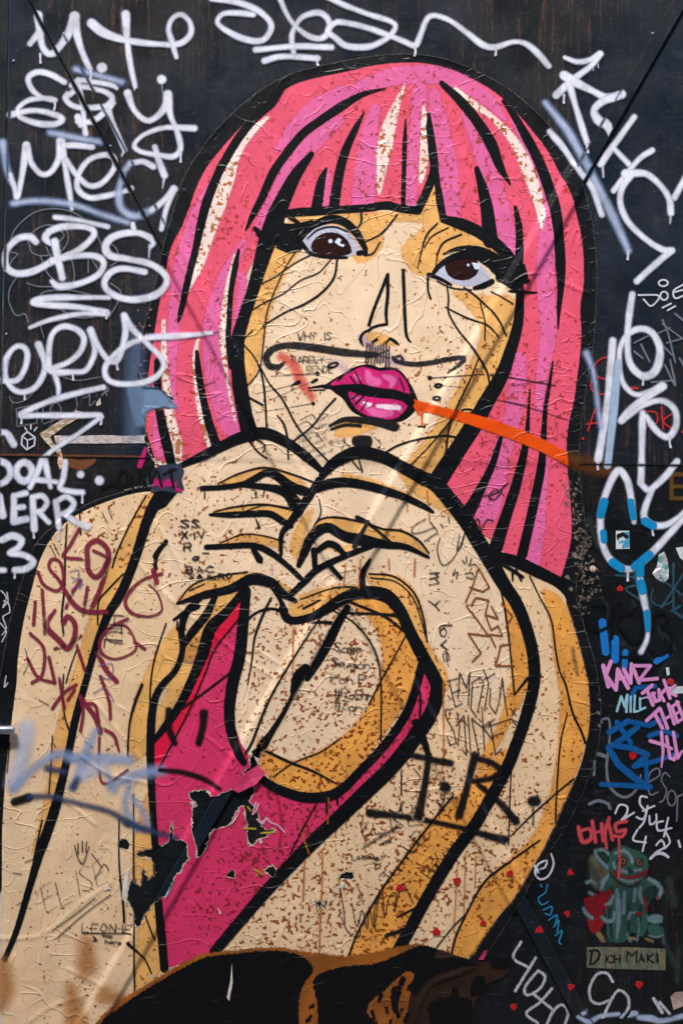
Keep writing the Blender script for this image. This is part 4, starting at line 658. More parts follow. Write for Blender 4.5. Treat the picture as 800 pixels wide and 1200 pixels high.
gtag('short blue marker bars under the white loop', ["705,729,4.5 709,764,4.5", "720,749,4.5 720,773,4.5", "732,764,3.5 731,782,3.5", "768,775,3.5 779,768,3.5"], spray('spray_bright_blue', (26, 120, 206), .8, .95), 3.8*mm, child='bar')
gtag('broad blue marker zigzag letters low beside the arm', [["713,858,3.5 735,845,3.5", "722,846,3 738,870,3"], ["746,852,3.5 728,866,3.5 712,876,3.5 724,896,4 742,911,4 752,918,4"], ["716,873,3.5 738,876,3.5 758,884,3.5 742,898,3 766,892,3 790,884,3"], ["704,919,3 730,920,3 760,922,4", "756,888,2.5 757,918,2.5"], ["740,846,3 760,850,3 775,842,3", "760,862,3 778,856,3 792,862,3"], ["736,822,3 744,806,2.5 766,804,3"]], PB, 3.7*mm, smooth=False)
gtag('light cyan marker word MILE by the arm', [["722,833,1.5 727,816,1.5 731,828,1.5 734,814,1.5 733,834,1.5"], ["738,816,1.3 738,834,1.3"], ["743,815,1.3 742,834,1.3 747,833,1.3"], ["749,818,1.3 749,832,1.3 755,829,1.3", "749,819,1 756,817,1"]], spray('spray_ice', (160, 210, 228), .6, .9), 4.0*mm, smooth=False)
MPK = spray('marker_pink', (226, 150, 208), .6, .95)
gtag('pink marker word KAMZ below blue bars', [["706,780,2.6 712,804,2.6", "715,775,2.4 709,791,2.4 721,808,2.4"], ["721,808,2.2 723,784,2.2 735,806,2.4", "721,797,1.8 733,793,1.8"], ["730,784,2.4 738,800,2.4", "738,800,2 739,778,2.2 748,800,2.2"], ["742,780,2 761,780,2.2 748,797,2 769,795,2.2"]], MPK, 4.1*mm, smooth=False)
gtag('pink marker words FUCK THEM ALL slanting by the sticker', [["752,812,2.2 763,803,2.2", "757,808,2.2 764,826,2.2", "758,817,1.8 766,812,1.8"], ["764,812,2 767,822,2 772,820,2 771,808,2"], ["778,808,2 773,814,2 777,821,2"], ["777,797,2 784,818,2", "790,803,1.8 781,810,1.8 791,815,1.8"], ["757,844,2.2 772,830,2.2", "766,836,2.2 775,853,2.2"], ["773,831,2 781,853,2", "782,825,2 789,848,2", "777,843,1.8 787,837,1.8"], ["786,828,2 793,846,2", "786,828,1.8 794,823,1.8", "790,837,1.6 796,833,1.6", "793,846,1.8 801,840,1.8"], ["792,822,2 800,842,2"], ["761,868,2.2 778,873,2 786,877,1.8", "774,858,2 776,880,1.8 774,899,1"], ["780,863,2 784,888,2 789,890,2 791,882,1.4"], ["788,858,2 793,888,2 798,880,1.4"]], MPK, 4.3*mm, smooth=False)
RDT = spray('spray_coral', (212, 78, 88), 1.2, .85)
gtag('coral red dripping word CHAS above the green creature', [["677,969,2.5 682,986,2.8 692,982,2.5 690,971,2 678,974,2"], ["693,962,2.2 697,986,2.4", "704,965,2.2 706,985,2.2", "694,976,1.8 706,973,1.8"], ["713,958,2 708,975,2.2 710,994,1.4", "712,964,2 717,984,2"], ["733,962,2.2 721,965,2.2 722,974,2.2 732,972,2.2 728,980,2 718,979,2"], ["724,980,1.4 725,1008,1.2 724,1027,1.4"]], RDT, 4.5*mm)
CHK = ink('chalk_white', (214, 214, 226), .7, 1.0, relief=False, dry=.45, esc=420); WP = spray('pen_white', (212, 212, 226), .5, .92); GP = spray('pen_dim', (128, 132, 146), .6, .7)
gtag('white pen word DOE with a small ring above', [["747,346,1 771,347,1 762,359,1 753,351,1"], [Ring(777, 347, 4.5, 5, 1)], ["799,334,1 788,341,1 790,350,1 801,346,1", "788,343,1 799,340,1"], [Ring(776, 332, 5.5, 3.8, 1)], ["775,361,1 785,356,1", "781,364,1 790,359,1"]], WP, 3.6*mm)
gtag('grey scratched letters under the white pen word', [["775,375,1.2 782,392 790,425,1.2", "775,380,1 800,398,1"], ["768,392,1 784,384,1", "770,400,1.2 786,416,1.2"], ["742,402,1 758,394,1", "750,404,1.2 760,424,1.2", "742,412,1.2 752,420,1.2"], ["790,368,1.2 802,378,1.2", "780,402,1 802,396,1"], ["778,428,1.2 790,452,1.2 784,422,1.2", "762,448,1 788,446,1"], ["795,420,1.4 804,436,1.4"]], GP, 3.6*mm, 1.2)
gtag('thin red sprayed letters behind the white column', [["722,421,1 708,419,1 698,425,1 694,434,1 700,442,1 712,445,1 724,446,1"], ["692,446,1 692,456,1 702,462,1 714,460,1 724,453,1"], ["735,455,1.4 746,455,1.4"], ["688,505,1 698,478,1 702,502,1", "687,497,1 714,494,1"], ["774,477,1 776,503,1", "786,485,1 776,494,1 788,504,1"], ["755,482,.9 768,484,1 768,496,1 757,500,1"], [Dot(682, 514, 1.8)], [Dot(799, 506, 2)]], spray('pen_red', (196, 44, 48), .6, .9), 3.5*mm)
gtag('thin grey doodle of a round face behind the letters C B S', ["12,292 18,270 40,250 66,245 92,252 112,272 120,290", "14,296 22,298 16,304 12,312", "36,290 34,280 45,268 60,264 78,270 80,284 70,296 50,300 38,296 36,288", "68,268 76,276 70,284", "120,290 130,286 138,294 138,306 130,312", "20,326 12,340 12,356 20,370 30,368 34,378", "32,332 46,336 70,336", "48,300 56,320 62,326", "84,300 88,322 86,332", "104,304 104,320", "108,304 118,320", "130,332 142,342 138,356 128,372", "46,348 54,342 80,340 108,346", "70,362 90,372 110,372", "55,290 64,310", "62,292 72,320"], GP, 3.5*mm, .8, child='line')
gtag('small white pen doodle of a cube with rays', ["33,506,1 42,513,1 42,513 41,522,1 41,522 32,527,1 32,527 26,521,1 26,521 27,511,1 27,511 33,506,1", "33,516,.8 42,513,.8", "33,516,.8 28,512,.8", "33,516,.8 33,525,.8", "30,501,.8 32,504,.8", "37,498,.8 37,503,.8", "44,501,.8 41,505,.8"], WP, 3.5*mm, child='line')
gtag('thin grey pen boxes and flower above the tape arrow', ["20,479 44,474 44,474 44,496 44,496 21,500 21,500 20,479", "52,470 50,495", "60,490 60,478 66,472 72,478 70,496", "52,497 88,482 90,465", "95,455 100,462 106,455 104,465 98,466", "106,462 106,476 112,470", "120,462 128,458", "122,456 126,464", "128,454 120,464", "52,396 50,380 72,376", "12,465 16,472 28,470 40,460 48,440", "70,440 90,446 118,442"], GP, 3.5*mm, .7, child='line')
gtag('small white pen scrawl at the left jamb', ["2,692 8,700 4,712 10,706 12,718 4,722 8,736 3,744", "9,694 10,706 5,704", "1,730 8,740 3,752", "8,792 6,805 10,800"], WP, 3.5*mm, .7)
gtag('faint black scrawl across the seam above the shoulder', ["138,560,2 144,550,2 150,556,2 146,572,2 138,570,2 138,560,2", "152,574,2 154,556,2 160,572,2 164,552,2", "168,556,2 180,550,2", "174,548,2 178,568,2", "120,572,2 134,566,3 150,574,2", "176,572,1.6 184,552,1.6 190,570,1.6", "192,556,1.6 206,550,1.8", "200,550,1.6 204,572,1.6", "166,570,1.4 172,556,1.4"], spray('spray_flat_black', (8, 8, 10), 1, .9), 3.9*mm)
gtag('black looping letters over the blue bars', ["706,710,2 694,708,2 686,718,2 688,732,2 698,740,2 710,736,2", "716,748,2 718,712,2 726,706,2 730,716,2 722,730,2 736,746,2", "736,720,2 748,712,2 752,730,2 748,750,2 738,752,2 730,740,2", "764,738,2 766,722,2 776,718,2 782,726,2 774,736,2 786,744,2 782,762,2 770,768,2 760,760,2", "728,770,2 750,772,2 764,782,2"], spray('spray_flat_black', (8, 8, 10), 1, .9), 3.9*mm, child='loop')
gtag('white pen words 2 STUCK 4 above the green creature', [["720,953,1.2 725,943,1.2 734,945,1.2 733,954,1.2 727,961,1.2 742,952,1.2"], ["757,934,1.2 750,933,1.2 749,942,1.2 756,952,1.2 752,960,1.2 745,957,1.2"], ["758,944,1.2 754,962,1.2 748,970,1.2", "752,950,1.1 766,944,1.1"], ["760,956,1.2 761,966,1.2 768,962,1.2 768,954,1.2"], ["776,962,1.2 769,964,1.2 770,973,1.2 778,972,1.2"], ["782,958,1.2 777,980,1.2", "786,970,1.1 779,973,1.1 784,986,1.1 778,994,1.1"], ["746,972,1.2 741,984,1.2 756,987,1.2", "756,980,1.2 752,997,1.2"], ["768,990,1.2 774,984,1.2 778,992,1.2 770,997,1.2 766,1000,1.2"]], WP, 3.7*mm)
gtag('grey pen word ESOR beside blue zigzag', [["760,916,1 772,908,1 770,900,1 761,905,1 758,918,1 761,931,1 770,928,1"], ["784,910,1 778,905,1 774,914,1 780,926,1 776,938,1 772,940,1"], [Ring(786, 935, 5, 9, 1)], ["793,932,1 792,962,1", "792,934,1 800,930,1"]], GP, 3.6*mm, 1.1)
gtag('pale ring drawn around the blue zigzag', ["705,843,1.6 712,842,1.6 714,856,1.2 712,880,1.6 710,900,1.6 714,922,1.8 730,934,1.8 744,926,1.6 750,908,1.2", "700,883,2.4 708,886,2.4", "696,892,1.6 695,908,1.6", "690,942,2 700,938,2 712,942,2 714,947,2"], GP, 3.5*mm, child='line')
gtag('cyan pen signature by the brace', ["633,1036,.8 634,1039,.8", "641,1036,.8 638,1046,.8 630,1052,.8 634,1060,.8 642,1056,.8", "636,1066,.9 646,1062,.9 644,1072,.9 638,1070,.9", "642,1078,.9 652,1072,.9 650,1082,.9", "648,1086,.9 654,1078,.9 652,1092,.9", "650,1096,.9 658,1090,.9 654,1104,.9 657,1106,.9"], spray('pen_cyan', (40, 140, 190), .5, .9), 3.6*mm)
gtag('white pen loop beside the lower arm edge', ["645,1000,1 648,1012,1.2 642,1026,1.2 632,1030,1.2 626,1022,1.2 630,1012,1.2 640,1008,1.2 638,1016,1.2 632,1018,1.2", "626,1014,1.6 630,1022,1.6"], WP, 3.6*mm)
gtag('white chalky word HOTO at the foot of the gate', [["610,1103,1.5 601,1122,1.5 620,1134,1.5", "627,1122,1.6 603,1161,1.6"], ["630,1137,1.6 638,1144,1.6 632,1158,1.6 617,1166,1.6 614,1158,1.6 622,1146,1.6 630,1137,1.6"], ["646,1158,1.6 632,1174,1.6 616,1187,1.6 629,1198,1.6", "624,1164,1.6 646,1182,1.6"], ["640,1200,1.6 648,1184,1.6 658,1177,1.6 665,1186,1.6 660,1204,1.6"]], CHK, 3.6*mm)
gtag('white chalky letters C O under the name plate', [["717,1150,1.6 710,1140,1.6 698,1142,1.6 690,1158,1.6 692,1172,1.6 702,1176,1.6 712,1172,1.6"], ["706,1192,1.6 714,1174,1.6 724,1160,1.6 735,1168,1.6 735,1182,1.6 727,1192,1.6"], ["765,1170,2 775,1186,2", "772,1174,1.6 784,1188,1.6"]], CHK, 3.6*mm)
gtag('bluish white sprayed arc at the very foot of the gate', ["676,1190,2 690,1196,3 704,1190,2.4 724,1188,2.4", "736,1188,4 744,1187,3", "748,1192,3 762,1193,4 774,1196,3 800,1190,3", "682,1186,2.5 686,1184,1.6"], spray('spray_blue_white', (180, 196, 226), 1.8, .85), 3.6*mm, child='stroke')
gtag('white marks like a moustache beside the creature ear', ["761,1006,1.6 768,1000,2 776,1000,2 782,1004,1.6", "794,985,1.4 796,992,1.4"], WP, 3.6*mm, child='stroke')
gtag('dull yellow letter E fading into the seam', ["786,556,2.4 786,584,2.4", "786,556,2.4 803,556,2.4", "788,570,2.2 802,570,2.2", "786,584,2.4 803,584,2.4"], spray('spray_mustard', (110, 78, 30), 1.4, .75), 3.4*mm, child='stroke')
gtag('teal and grey star shaped pen lines by the crumpled sticker', ["788,660,1.4 788,712,1.4", "776,680,1.2 802,700,1.2", "800,672,1.2 774,712,1.4", "742,672,1.4 746,690,1.2", "720,674,1.4 740,676,1.4 748,684,1.2 732,690,1.2 748,702,1.2", "764,690,1 762,704,1 774,710,1 788,704,1", "788,716,1.6 802,726,1.6", "786,716,1.4 796,710,1.4"], spray('spray_teal_dim', (50, 100, 120), 1, .6), 3.5*mm, child='line')
gtag('faint layered grey and green scuffs low on the gate', ["700,640,2 712,652,2", "690,610,3 700,640,2", "740,705,1.2 748,716,1.2", "766,700,1.4 760,716,1", "704,700,1 712,712,1.4 710,728,1", "790,690,1.2 800,706,1.2", "770,736,1 776,748,1", "690,1010,3 700,1030,2", "782,1030,4 790,1060,4", "776,1100,3 790,1130,4", "640,1140,2 660,1170,2", "790,760,1.4 776,740,1.2", "772,790,1.2 784,770,1", "670,760,2 676,790,2", "795,1110,3 792,1150,3"], spray('scuff', (58, 70, 66), 2.4, .5), 3.3*mm, child='scuff', margin=3)
gtag('thin white runs hanging from the sprayed letters', [f"{x},{y},1.5 {x+random.uniform(-.6, .6)},{y+l*.6},1.1 {x+random.uniform(-.8, .8)},{y+l},1.5" for x, y, l in ((65, 120, 9), (107, 84, 8), (48, 64, 10), (212, 178, 12), (126, 366, 7), (97, 577, 12), (18, 668, 9), (40, 620, 10), (70, 618, 14), (30, 460, 8), (86, 436, 9), (372, 69, 8), (345, 60, 9), (486, 56, 10), (580, 58, 7), (660, 112, 9), (687, 170, 10), (735, 296, 8), (784, 512, 12), (752, 442, 9), (700, 543, 7), (764, 617, 10), (735, 668, 12), (26, 488, 8), (138, 424, 9), (119, 490, 7))], DRIP, 4.0*mm, child='drip')
draw('haze_patch', [St("160,398,9 158,450,10 157,508,9")], SOFT, gate, 3.4*mm, 1, 'all', 8, label='hazy blue sprayed column by torn hair edge')
draw('blue_patch', [Po("152,450 184,455 198,466 208,478 192,477 178,480 172,484 168,500 160,500 152,470")], ink('paint_slate_blue', (104, 128, 160), 2.2, 1.6, relief=False, mottle=.25), gate, 3.0*mm, 1, 'all', label='slate blue paint patch where the hair is torn')
draw('blue_patch', [Po("168,560 176,552 188,545 212,543 216,552 213,562 216,573 205,578 192,575 178,577", False)], ink('paint_dark_slate', (48, 58, 78), 1.0, 1, relief=False, mottle=.25), gate, 3.1*mm, 1, 'all', label='dark slate paint patch at the shoulder seam')
draw('magenta_patch', [St("164,546,3 168,536,3 171,526,2"), Po("176,560 181,557 184,563 188,558 191,566 198,560 203,566 208,564 207,571 196,569 190,573 184,568 179,571", False), St("205,572,2 212,575,2")], ink('paint_magenta', (190, 20, 110), .9, .9, relief=False), gate, 3.3*mm, 1, 'all', label='magenta paint dabs at the shoulder seam')
draw('brown_patch', [St("664,538,8 690,545,9 715,552,7")], ink('paint_amber', (110, 62, 22), 6, 2.5, relief=False, opacity=.55), gate, 2.0*mm, 1, 'all', 6, label='amber stain trailing off the orange streak')
# rust along the lap of the two panels
RS = ink('rust_line', (110, 66, 36), .8, 1.4, relief=False, rough=.8)
draw('rust_edge', [St(f"0,{seam_y(0)-2.4},.8 90,{seam_y(90)-2.2},1.1 165,{seam_y(165)-2.3},.8"), St("78,541,5 96,545,6 110,540,3")], RS, gate, .4*mm, 1, 'all', 3)
# flaking black paint right of the hair: many small pale chips
chips = []
for _ in range(170):
    y = RNG.uniform(560, 720); x = RNG.normal(671+12*math.sin(y*.03)+(6 if y > 640 else 10), 6); r = abs(RNG.normal(.45, .35))+.2
    chips.append(Shape('S', [(x, y, r), (x+RNG.uniform(-3, 3), y+RNG.uniform(-3, 3), r*.5)]))
for x, y, r in ((674, 630, 2.6), (672, 650, 3), (664, 676, 2.4), (668, 690, 2), (680, 640, 1.6), (700, 835, 2), (702, 820, 1.5), (701, 850, 1.5)): chips.append(Shape('S', [(x, y, r), (x+r*.8, y+r, r*.4)]))
tag(draw('paint_chip', chips, ink('chip_pale', (132, 116, 104), .6, 1.6, relief=False, mottle=.5, esc=420), P, 3.3*mm, 1, 'all'), kind='stuff')
chips = [Shape('S', [(RNG.normal(168, 8), RNG.uniform(355, 450), abs(RNG.normal(.5, .3))+.2), (RNG.normal(168, 8), RNG.uniform(355, 450), .2)][:1]) for _ in range(60)]
tag(draw('paint_speck', chips, ink('chip_rose', (170, 120, 130), .5, .8, relief=False), P, 3.3*mm, 1, 'all'), kind='stuff')

# ---------------------------------------------------------------- black and brown animal pasted over the foot of the poster
A = empty('pasted_animal', None, W(350, 1243)); tag(A, 'black and brown stencilled animal pasted across the foot of the poster', 'poster')
AB = ink('ink_brown', (150, 86, 28), 1.2, 2.2, mottle=.35, esc=110); AK = ink('ink_animal_black', (8, 9, 12), .8, 1.8, esc=130, rough=.4, mottle=.3); AD = ink('ink_dark_brown', (44, 26, 14), .8, .8, mottle=.3)
AO = 4.8*mm
draw('body', [Po("100,1240 100,1240 116,1194 134,1178 155,1163 182,1147 206,1132 240,1117 282,1112 322,1109 352,1113 400,1119 432,1116 470,1108 490,1105 500,1112 494,1150 484,1180 478,1240 478,1240")], AB, A, AO, 2, 'all', label='brown ground of the animal')
draw('back', [Po("106,1240 106,1240 120,1196 138,1182 158,1167 184,1151 208,1137 242,1121 282,1116 322,1113 350,1118 362,1126 367,1138 360,1146 352,1162 350,1185 352,1240 352,1240")], AK, A, AO+.4*mm, 2, 'all')
draw('head', [Po("480,1166 490,1130 510,1112 532,1118 560,1126 590,1126 602,1122 592,1142 572,1152 558,1170 552,1196 548,1240 548,1240 470,1240 470,1240")], AD, A, AO+.5*mm, 2, 'all')
draw('neck', [Po("368,1146 398,1133 440,1128 470,1116 492,1107 512,1112 508,1122 540,1122 560,1129 534,1134 504,1146 486,1166 480,1160 486,1142 477,1137 462,1148 448,1162 434,1172 430,1186 440,1200 430,1240 430,1240 374,1240 374,1240 372,1180")], AK, A, AO+.62*mm, 2, 'all')
draw('eye_patch', [Po("556,1144 567,1144 568,1154 560,1164 550,1167 551,1156")], AK, A, AO+.7*mm, 1, 'all')
draw('muzzle', [Po("502,1178 514,1170 528,1166 530,1156 537,1158 537,1168 552,1172 552,1190 546,1212 516,1212 504,1196")], AK, A, AO+.75*mm, 1, 'all')
draw('ear', [Po("576,1124 600,1126 596,1134 584,1136 574,1131")], AK, A, AO+.7*mm, 1, 'all')
for t in ("472,1146,3 468,1156,3", "478,1158,2 484,1150,2", "446,1164,3 444,1172,2", "452,1180,1.5 454,1186,1.5", "470,1182,2 466,1190,2", "436,1184,2 438,1192,2", "478,1186,2 474,1196,2", "362,1182,1 366,1178,2.2", "360,1196,2 364,1190,2", "458,1194,1.4 456,1200,1.4", "440,1196,1.5 444,1204,1.5", "464,1160,6 462,1176,4 466,1190,2"): draw('fur_mark', [St(t)], AK, A, AO+.6*mm, 1, 'all')
scrap('torn_flap', "272,1128 273,1150 269,1172 266,1168 270,1148", hp(270, 1150)+AO+.001, TW, A, .004)
scrap('torn_flap', "560,1124 566,1113 571,1112 566,1124", .006, PK, A, .006)

# ---------------------------------------------------------------- tape arrow
T = empty('tape_arrow', None, W(110, 519)); tag(T, 'arrow of torn masking tape pointing away from the hair', 'tape')
def tape_mat(name, a, b):
    q = NB(name); f = q.ramp(q.noise(1.0, 4, .6, q.stretch((60, 60, 140))), .38, .62)
    q.out('Base Color', q.mix(f, lin(a), lin(b))); q.out('Roughness', .55); q.out('Normal', q.bump(q.noise(1, 4, .6, q.stretch((90, 90, 260))), .003, .7)); return q.m
tm = tape_mat('masking_tape', (150, 124, 92), (214, 202, 190))
def strip(poly, d, mat): return slab('tape_strip', poly, SEAM_H, SEAM_H+d, mat, T, .0003)
strip([(64, 510.5), (92, 511), (120, 510), (146, 511), (172, 510), (173, 514), (171, 519.5), (140, 519.5), (110, 520), (66, 519.5)], .0022, tape_mat('masking_tape_pale', (176, 158, 148), (206, 200, 206)))
strip([(90, 481), (97, 483), (98, 487), (76, 500), (60, 512), (56, 513), (47, 509), (60, 500)], .0030, tm)
strip([(47, 509), (50, 506), (56, 508), (64, 520), (72, 527), (70, 534), (62, 526), (54, 518)], .0038, tm)
slab('tape_tail', [(69, 533.8), (72, 527), (74, 536), (76, 548), (70, 550), (68, 542)], SEAM_H, SEAM_H+.0018, tape_mat('tape_tail_rusty', (200, 140, 90), (226, 210, 196)), T, .0003)
tag(scrap('paper_scrap', "113,473 118,466 119,474 114,476", SEAM_H+.0005, TW, None, .004), 'tiny torn cream paper scrap above the tape arrow', 'paper')

# ---------------------------------------------------------------- stickers
stw = plain('sticker_white', (214, 222, 226), .4, .1, 50)
def sticker_base(name, x, y, label, cat='sticker'): e_ = empty(name, None, W(x, y)); return tag(e_, label, cat)
s1 = sticker_base('face_sticker', 728, 643, 'small white and blue sticker of a face inside white loop')
slab('backing', [(721, 622), (736.5, 622), (737, 643), (721, 643.5)], .0002, .0012, stw, s1, .0002)
SB = spray('sticker_blue', (70, 166, 206), .5, .95); SKK = ink('sticker_black', (12, 16, 22), .4, .2, relief=False)
draw('print_patch', [Po("731,623 736,623 736,642 728,642 732,634")], SB, s1, 1.5*mm, 1, 'none'); draw('hair_print', [St("724,628,2.5 729,626,2.5 734,629,2"), St("723,631,1 724,633,.6")], SKK, s1, 1.8*mm, 1, 'none', .8)
draw('eye_print', [St("725,630,.8 727,630,.8"), St("731,630,.8 733,630,.8")], SKK, s1, 1.8*mm, 1, 'none', .6); draw('beard_print', [St("725,636,1 729,634,1.4 733,636,1"), St("729,637,.6 729,642,.6")], SB, s1, 1.8*mm, 1, 'none', .8)
def irid():
    q = NB('crumpled_foil'); h = q.n('ShaderNodeHueSaturation'); q.put(h.inputs['Hue'], q.noise(34, 2)); h.inputs['Color'].default_value = (*lin((190, 170, 200)), 1)
    q.out('Base Color', q.mix(q.ramp(q.noise(55, 2), .44, .56), q.mix(q.ramp(q.noise(28, 1), .45, .55), lin((120, 190, 175)), lin((206, 150, 190))), lin((225, 225, 235))))
    q.out('Roughness', .22); q.out('Metallic', .3); q.out('Normal', q.bump(q.noise(60, 3), .006, 1)); return q.m
IR = irid()
s2 = scrap('foil_sticker', "771,650 777,646 781,655 783,668 782,678 777,683 768,678 763,672 768,666 770,658", .001, IR, None, .006); tag(s2, 'crumpled iridescent foil sticker beside the white tail', 'sticker')
tag(scrap('torn_sticker', "791,642 802,640 802,658 796,654", .001, stw, None, .005), 'torn white sticker cut by the picture edge above the foil one', 'sticker')
tag(scrap('torn_sticker', "785,1168 790,1162 802,1162 802,1178 788,1183", .001, plain('sticker_grimy', (176, 150, 146), .6, .35, 60), None, .004), 'grimy torn pale sticker low on the gate near white letters', 'sticker')
def disc(name, x, y, r, d, mat):
    n = 20; V = [W(x+r*math.cos(2*math.pi*i/n), y+r*math.sin(2*math.pi*i/n), 0) for i in range(n)]+[W(x+r*math.cos(2*math.pi*i/n), y+r*math.sin(2*math.pi*i/n), d) for i in range(n)]+[W(x+r*.8*math.cos(2*math.pi*i/n), y+r*.8*math.sin(2*math.pi*i/n), d*1.3) for i in range(n)]
    F = [(k*n+i, (k+1)*n+i, (k+1)*n+(i+1) % n, k*n+(i+1) % n) for k in range(2) for i in range(n)]+[tuple(range(2*n, 3*n))[::-1]]
    return meshobj(name, V, F, mat)
tag(disc('round_sticker', 694, 666.5, 3.6, .002, plain('round_cream', (214, 190, 176), .5, .15, 80)), 'small round cream sticker below the flaking black border', 'sticker')
tag(disc('round_sticker', 785, 799, 4, .002, plain('round_red', (190, 30, 30), .4, .1, 80)), 'small round red sticker above pink marker words', 'sticker')
tag(scrap('torn_sticker', "780,805 800,804 800,812 784,814", .001, stw, None, .003), 'narrow white torn sticker under the round red one', 'sticker')
tag(scrap('paper_scrap', "779,782 783,782 784,790 781,792", .001, stw, None, .002), 'tiny white paper fleck near the round red sticker', 'paper')
RT = plain('sticker_red', (186, 18, 24), .45, .12, 60)
def tri(x, y, rot, on, lb, r=5.6):
    d = hp(x, y)+.0036 if on else float(HW1[int(y-Y0), int(x-X0)])
    r *= random.uniform(.8, 1.12); rot += random.uniform(-14, 14)
    pts = [(x+r*k*random.uniform(.82, 1.15)*math.cos(a+R(rot)), y+r*k*random.uniform(.82, 1.15)*math.sin(a+R(rot))) for a, k in ((-1.571, 1.05), (-.35, .8), (.55, .95), (1.571, .55), (2.6, .95), (3.49, .8))]
    o = slab('triangle_sticker', pts, d-.0002, d+.0009, RT, None, .0002)
    tag(o, 'small red triangle sticker '+lb, 'sticker', 'red triangles on the poster' if on else 'red triangles on the steel')
for x, y, rt, lb in ((468.5, 1040.5, -8, 'among slanted pen names on the poster'), (535, 1031, 180, 'pointing down between rust drips on the poster'), (511, 1092, 0, 'on the beige stripe just above the animal'), (565.5, 1081.5, -4, 'on the ochre stripe just above the animal'), (596.5, 1022.5, 30, 'on the fold near the ochre arm edge')): tri(x, y, rt, True, lb)
for x, y, rt, lb in ((667.5, 1023, 0, 'on steel beside the green creature ear'), (663.5, 1071, 40, 'on steel beside the creature heart'), (631, 1089, 0, 'on the steel brace by the cyan signature'), (668, 1155.5, -35, 'on the steel brace beside white letters C O'), (601, 1180, 50, 'on steel next to the chalky word HOTO'), (748.5, 1153, 180, 'on steel pointing down under the name strip'), (726, 690, 0, 'on steel below the face sticker'), (741, 885.5, -60, 'inside the blue zigzag letters')): tri(x, y, rt, False, lb)

# ---------------------------------------------------------------- small creature poster with name strip
C = empty('creature_poster', None, W(733, 1112)); tag(C, 'small green pasted creature with big eyes and bloody grin', 'poster')
g1 = ink('cr_green', (38, 74, 66), 1, .9, relief=False, mottle=.4, rough=.7); g2 = ink('cr_pale', (98, 122, 130), 1.6, 1.0, relief=False, mottle=.35, rough=.7); g3 = ink('cr_dark', (18, 44, 38), 1.2, .8, relief=False, rough=.7); gr = ink('cr_red', (124, 12, 24), .9, .8, relief=False, mottle=.35); gb = ink('cr_brown', (112, 98, 70), 1, 1.4, relief=False, mottle=.5, rough=.8)
gp = ink('cr_olive', (84, 80, 60), 1, 1.6, relief=False, mottle=.6, rough=.8)
def cr(name, sh, m_, off, **k): return draw(name, sh, m_, C, off, 1, 'none', **k)
cr('backing', [Po("691,1002 700,1000 713,1010 713,1042 694,1040 690,1020")], gp, 1.0*mm)
cr('body', [Po("712,1026 735,1036 758,1028 765,1036 764,1052 758,1062 759,1082 752,1098 740,1092 730,1104 712,1102 710,1080 706,1052")], g1, 1.25*mm)
cr('belly', [St("722,1042,2 724,1062,3.4 724,1080,3 722,1100,1.6"), St("731,1046,2 730,1070,2"), St("744,1042,2.4 742,1056,2")], g2, 1.4*mm); cr('belly_fold', [St("716,1040,1.4 714,1070,1.6 716,1098,1"), St("736,1060,2 736,1090,1.4"), St("750,1062,2 748,1088,1.2")], g3, 1.45*mm)
ea = cr('ear', [Po("695,995 704,993 714,999 716,1012 712,1020 704,1012 697,1005")], g2, 1.55*mm); draw('hollow', [Po("699,998 707,998 713,1006 711,1013 704,1007")], g3, ea, 1.7*mm, 1, 'none')
cr('head', [Po("712,1004 719,995 728,990 738,994 748,997 757,1004 759,1016 755,1026 746,1034 737,1038 725,1034 716,1025 712,1014")], g1, 1.6*mm)
cr('brow', [St("720,1000,1.4 730,997,2.4 738,1003,2 740,1010,2.4"), St("718,1010,1.6 720,1018,1.6"), St("742,1020,2 750,1019,2"), St("728,1020,2.4 734,1022,2")], g2, 1.75*mm)
for x, y, r in ((728.5, 1009, 6), (748, 1010.5, 5)):
    ey = cr('eye', [Ring(x, y, r*.55, r*.5, r*.45)], g3, 1.9*mm); draw('rim', [Ring(x, y, r*.8, r*.7, .45)], gr, ey, 2.0*mm, 1, 'none', .8); draw('iris', [Ring(x, y, r*.25, r*.25, r*.28)], gb, ey, 2.05*mm, 1, 'none'); draw('pupil', [Dot(x+.4, y, r*.3)], SKK, ey, 2.15*mm, 1, 'none', .6)
cr('nose', [St("736,1018,1.6 738,1022,1.8"), Dot(740.5, 1021, 1.2)], g3, 1.95*mm)
cr('mouth', [St("718,1020,1 724,1026,1.4 737,1028,1.6 750,1025,1.4 758,1018,1"), St("744,1028,.7 744,1036,.5"), St("749,1027,.7 749,1033,.5"), St("721,1022,.7 721,1040,.5"), St("756,1022,.6 756,1030,.5")], gr, 2.05*mm)
cr('teeth', [St("724,1029,1.4 737,1033,2.2 750,1029,1.4")], g2, 1.95*mm); cr('chin', [St("716,1026,.8 726,1035,1 738,1039,1 748,1035,.8")], g3, 1.98*mm)
cr('arm', [St("712,1026,2 706,1034,3 704,1044,2")], g2, 1.6*mm)
cr('arm', [St("760,1030,2.4 770,1036,2.8 774,1044,2.6 770,1052,2"), St("750,1040,2 749,1050,2.6 753,1058,2")], g2, 1.6*mm); cr('arm_hollow', [Po("754,1042 764,1038 768,1046 762,1056 756,1054")], g3, 1.65*mm)
cr('heart', [Po("683,1052 690,1051 692,1047 698,1046 702,1049 704,1042 708,1046 714,1041 717,1046 712,1056 712,1064 706,1066 708,1074 704,1088 695,1094 689,1086 686,1070")], gr, 1.7*mm)
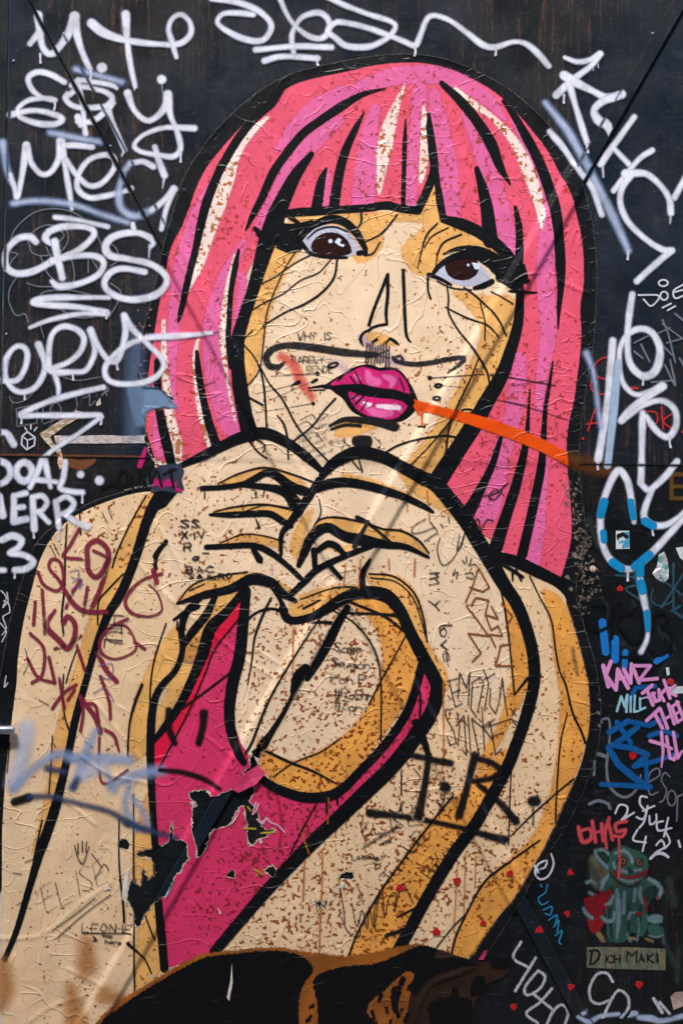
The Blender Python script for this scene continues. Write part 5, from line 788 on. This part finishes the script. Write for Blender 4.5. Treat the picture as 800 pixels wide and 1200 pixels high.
for t in ("687,1034,2.2 692,1032,2.4 697,1036,1.6", "690,1046,1.8 694,1048,1.6", "683,1064,1.8 686,1070,2.2 693,1076,2", "718,1050,2 714,1058,2.4 709,1060,1.2", "704,1074,1.6 710,1079,2.6 718,1078,2.4 719,1068,1.6"): cr('finger', [St(t)], g2, 1.85*mm)
cr('foot', [Po("757,1074 766,1071 776,1074 775,1081 764,1082 758,1079")], g2, 1.75*mm); cr('foot', [St("736,1076,2 738,1070,2 743,1069,1.4")], g2, 1.75*mm); cr('blood', [Dot(748, 1070, 2.6), St("754,1052,1.4 756,1060,1.6 757,1068,.8"), St("770,1050,1 769,1053,1")], gr, 1.9*mm)
cr('stump', [Po("758,1084 776,1086 777,1097 762,1098")], g1, 1.3*mm); cr('stump_rim', [St("759,1096,.8 768,1098,1 776,1096,.8"), St("777,1100,1.2 777,1105,1.2")], g2, 1.5*mm); cr('leg_mark', [St("747,1076,.8 748,1088,.6 746,1102,.9"), St("734,1094,.8 738,1103,.9")], g2, 1.6*mm); cr('trunk_mark', [St("699,1092,3 706,1102,3"), St("728,1098,2 744,1100,2"), St("756,1100,1.6 764,1103,1.6")], gb, 1.2*mm)
N = empty('name_strip', None, W(733, 1136)); tag(N, 'narrow mottled name strip under the green creature', 'sign')
q = NB('name_strip_paint'); nz = q.ramp(q.noise(1, 4, .7, q.stretch((110, 110, 28))), .36, .64)
q.out('Base Color', q.mix(nz, lin((62, 88, 72)), lin((128, 108, 88)))); q.out('Roughness', .8); q.out('Normal', q.bump(nz, .002, .5))
slab('plate', [(687, 1110), (732, 1110), (779.5, 1112), (779, 1137), (740, 1136), (687, 1134)], .0003, .0016, q.m, N, .0003)
kk = ink('name_ink', (10, 22, 22), .5, .4, relief=False)
for sh in ([St("693,1115,1.4 691,1130,1.2", 1), St("690,1114,1.2 700,1114,1.4 701,1122,1.4 694,1130,1.2")], words('ICH', 706, 1119, 9, 0, .8, adv=5.4), words('M', 734, 1115, 13, 0, 1.0, asp=1.3), words('A', 748, 1118, 10, 0, .9), words('K', 758, 1118, 10, 0, .9), words('I', 766, 1118, 10, 0, 1.0)): draw('letter', sh, kk, N, 2.0*mm, 1, 'none', 1.0)
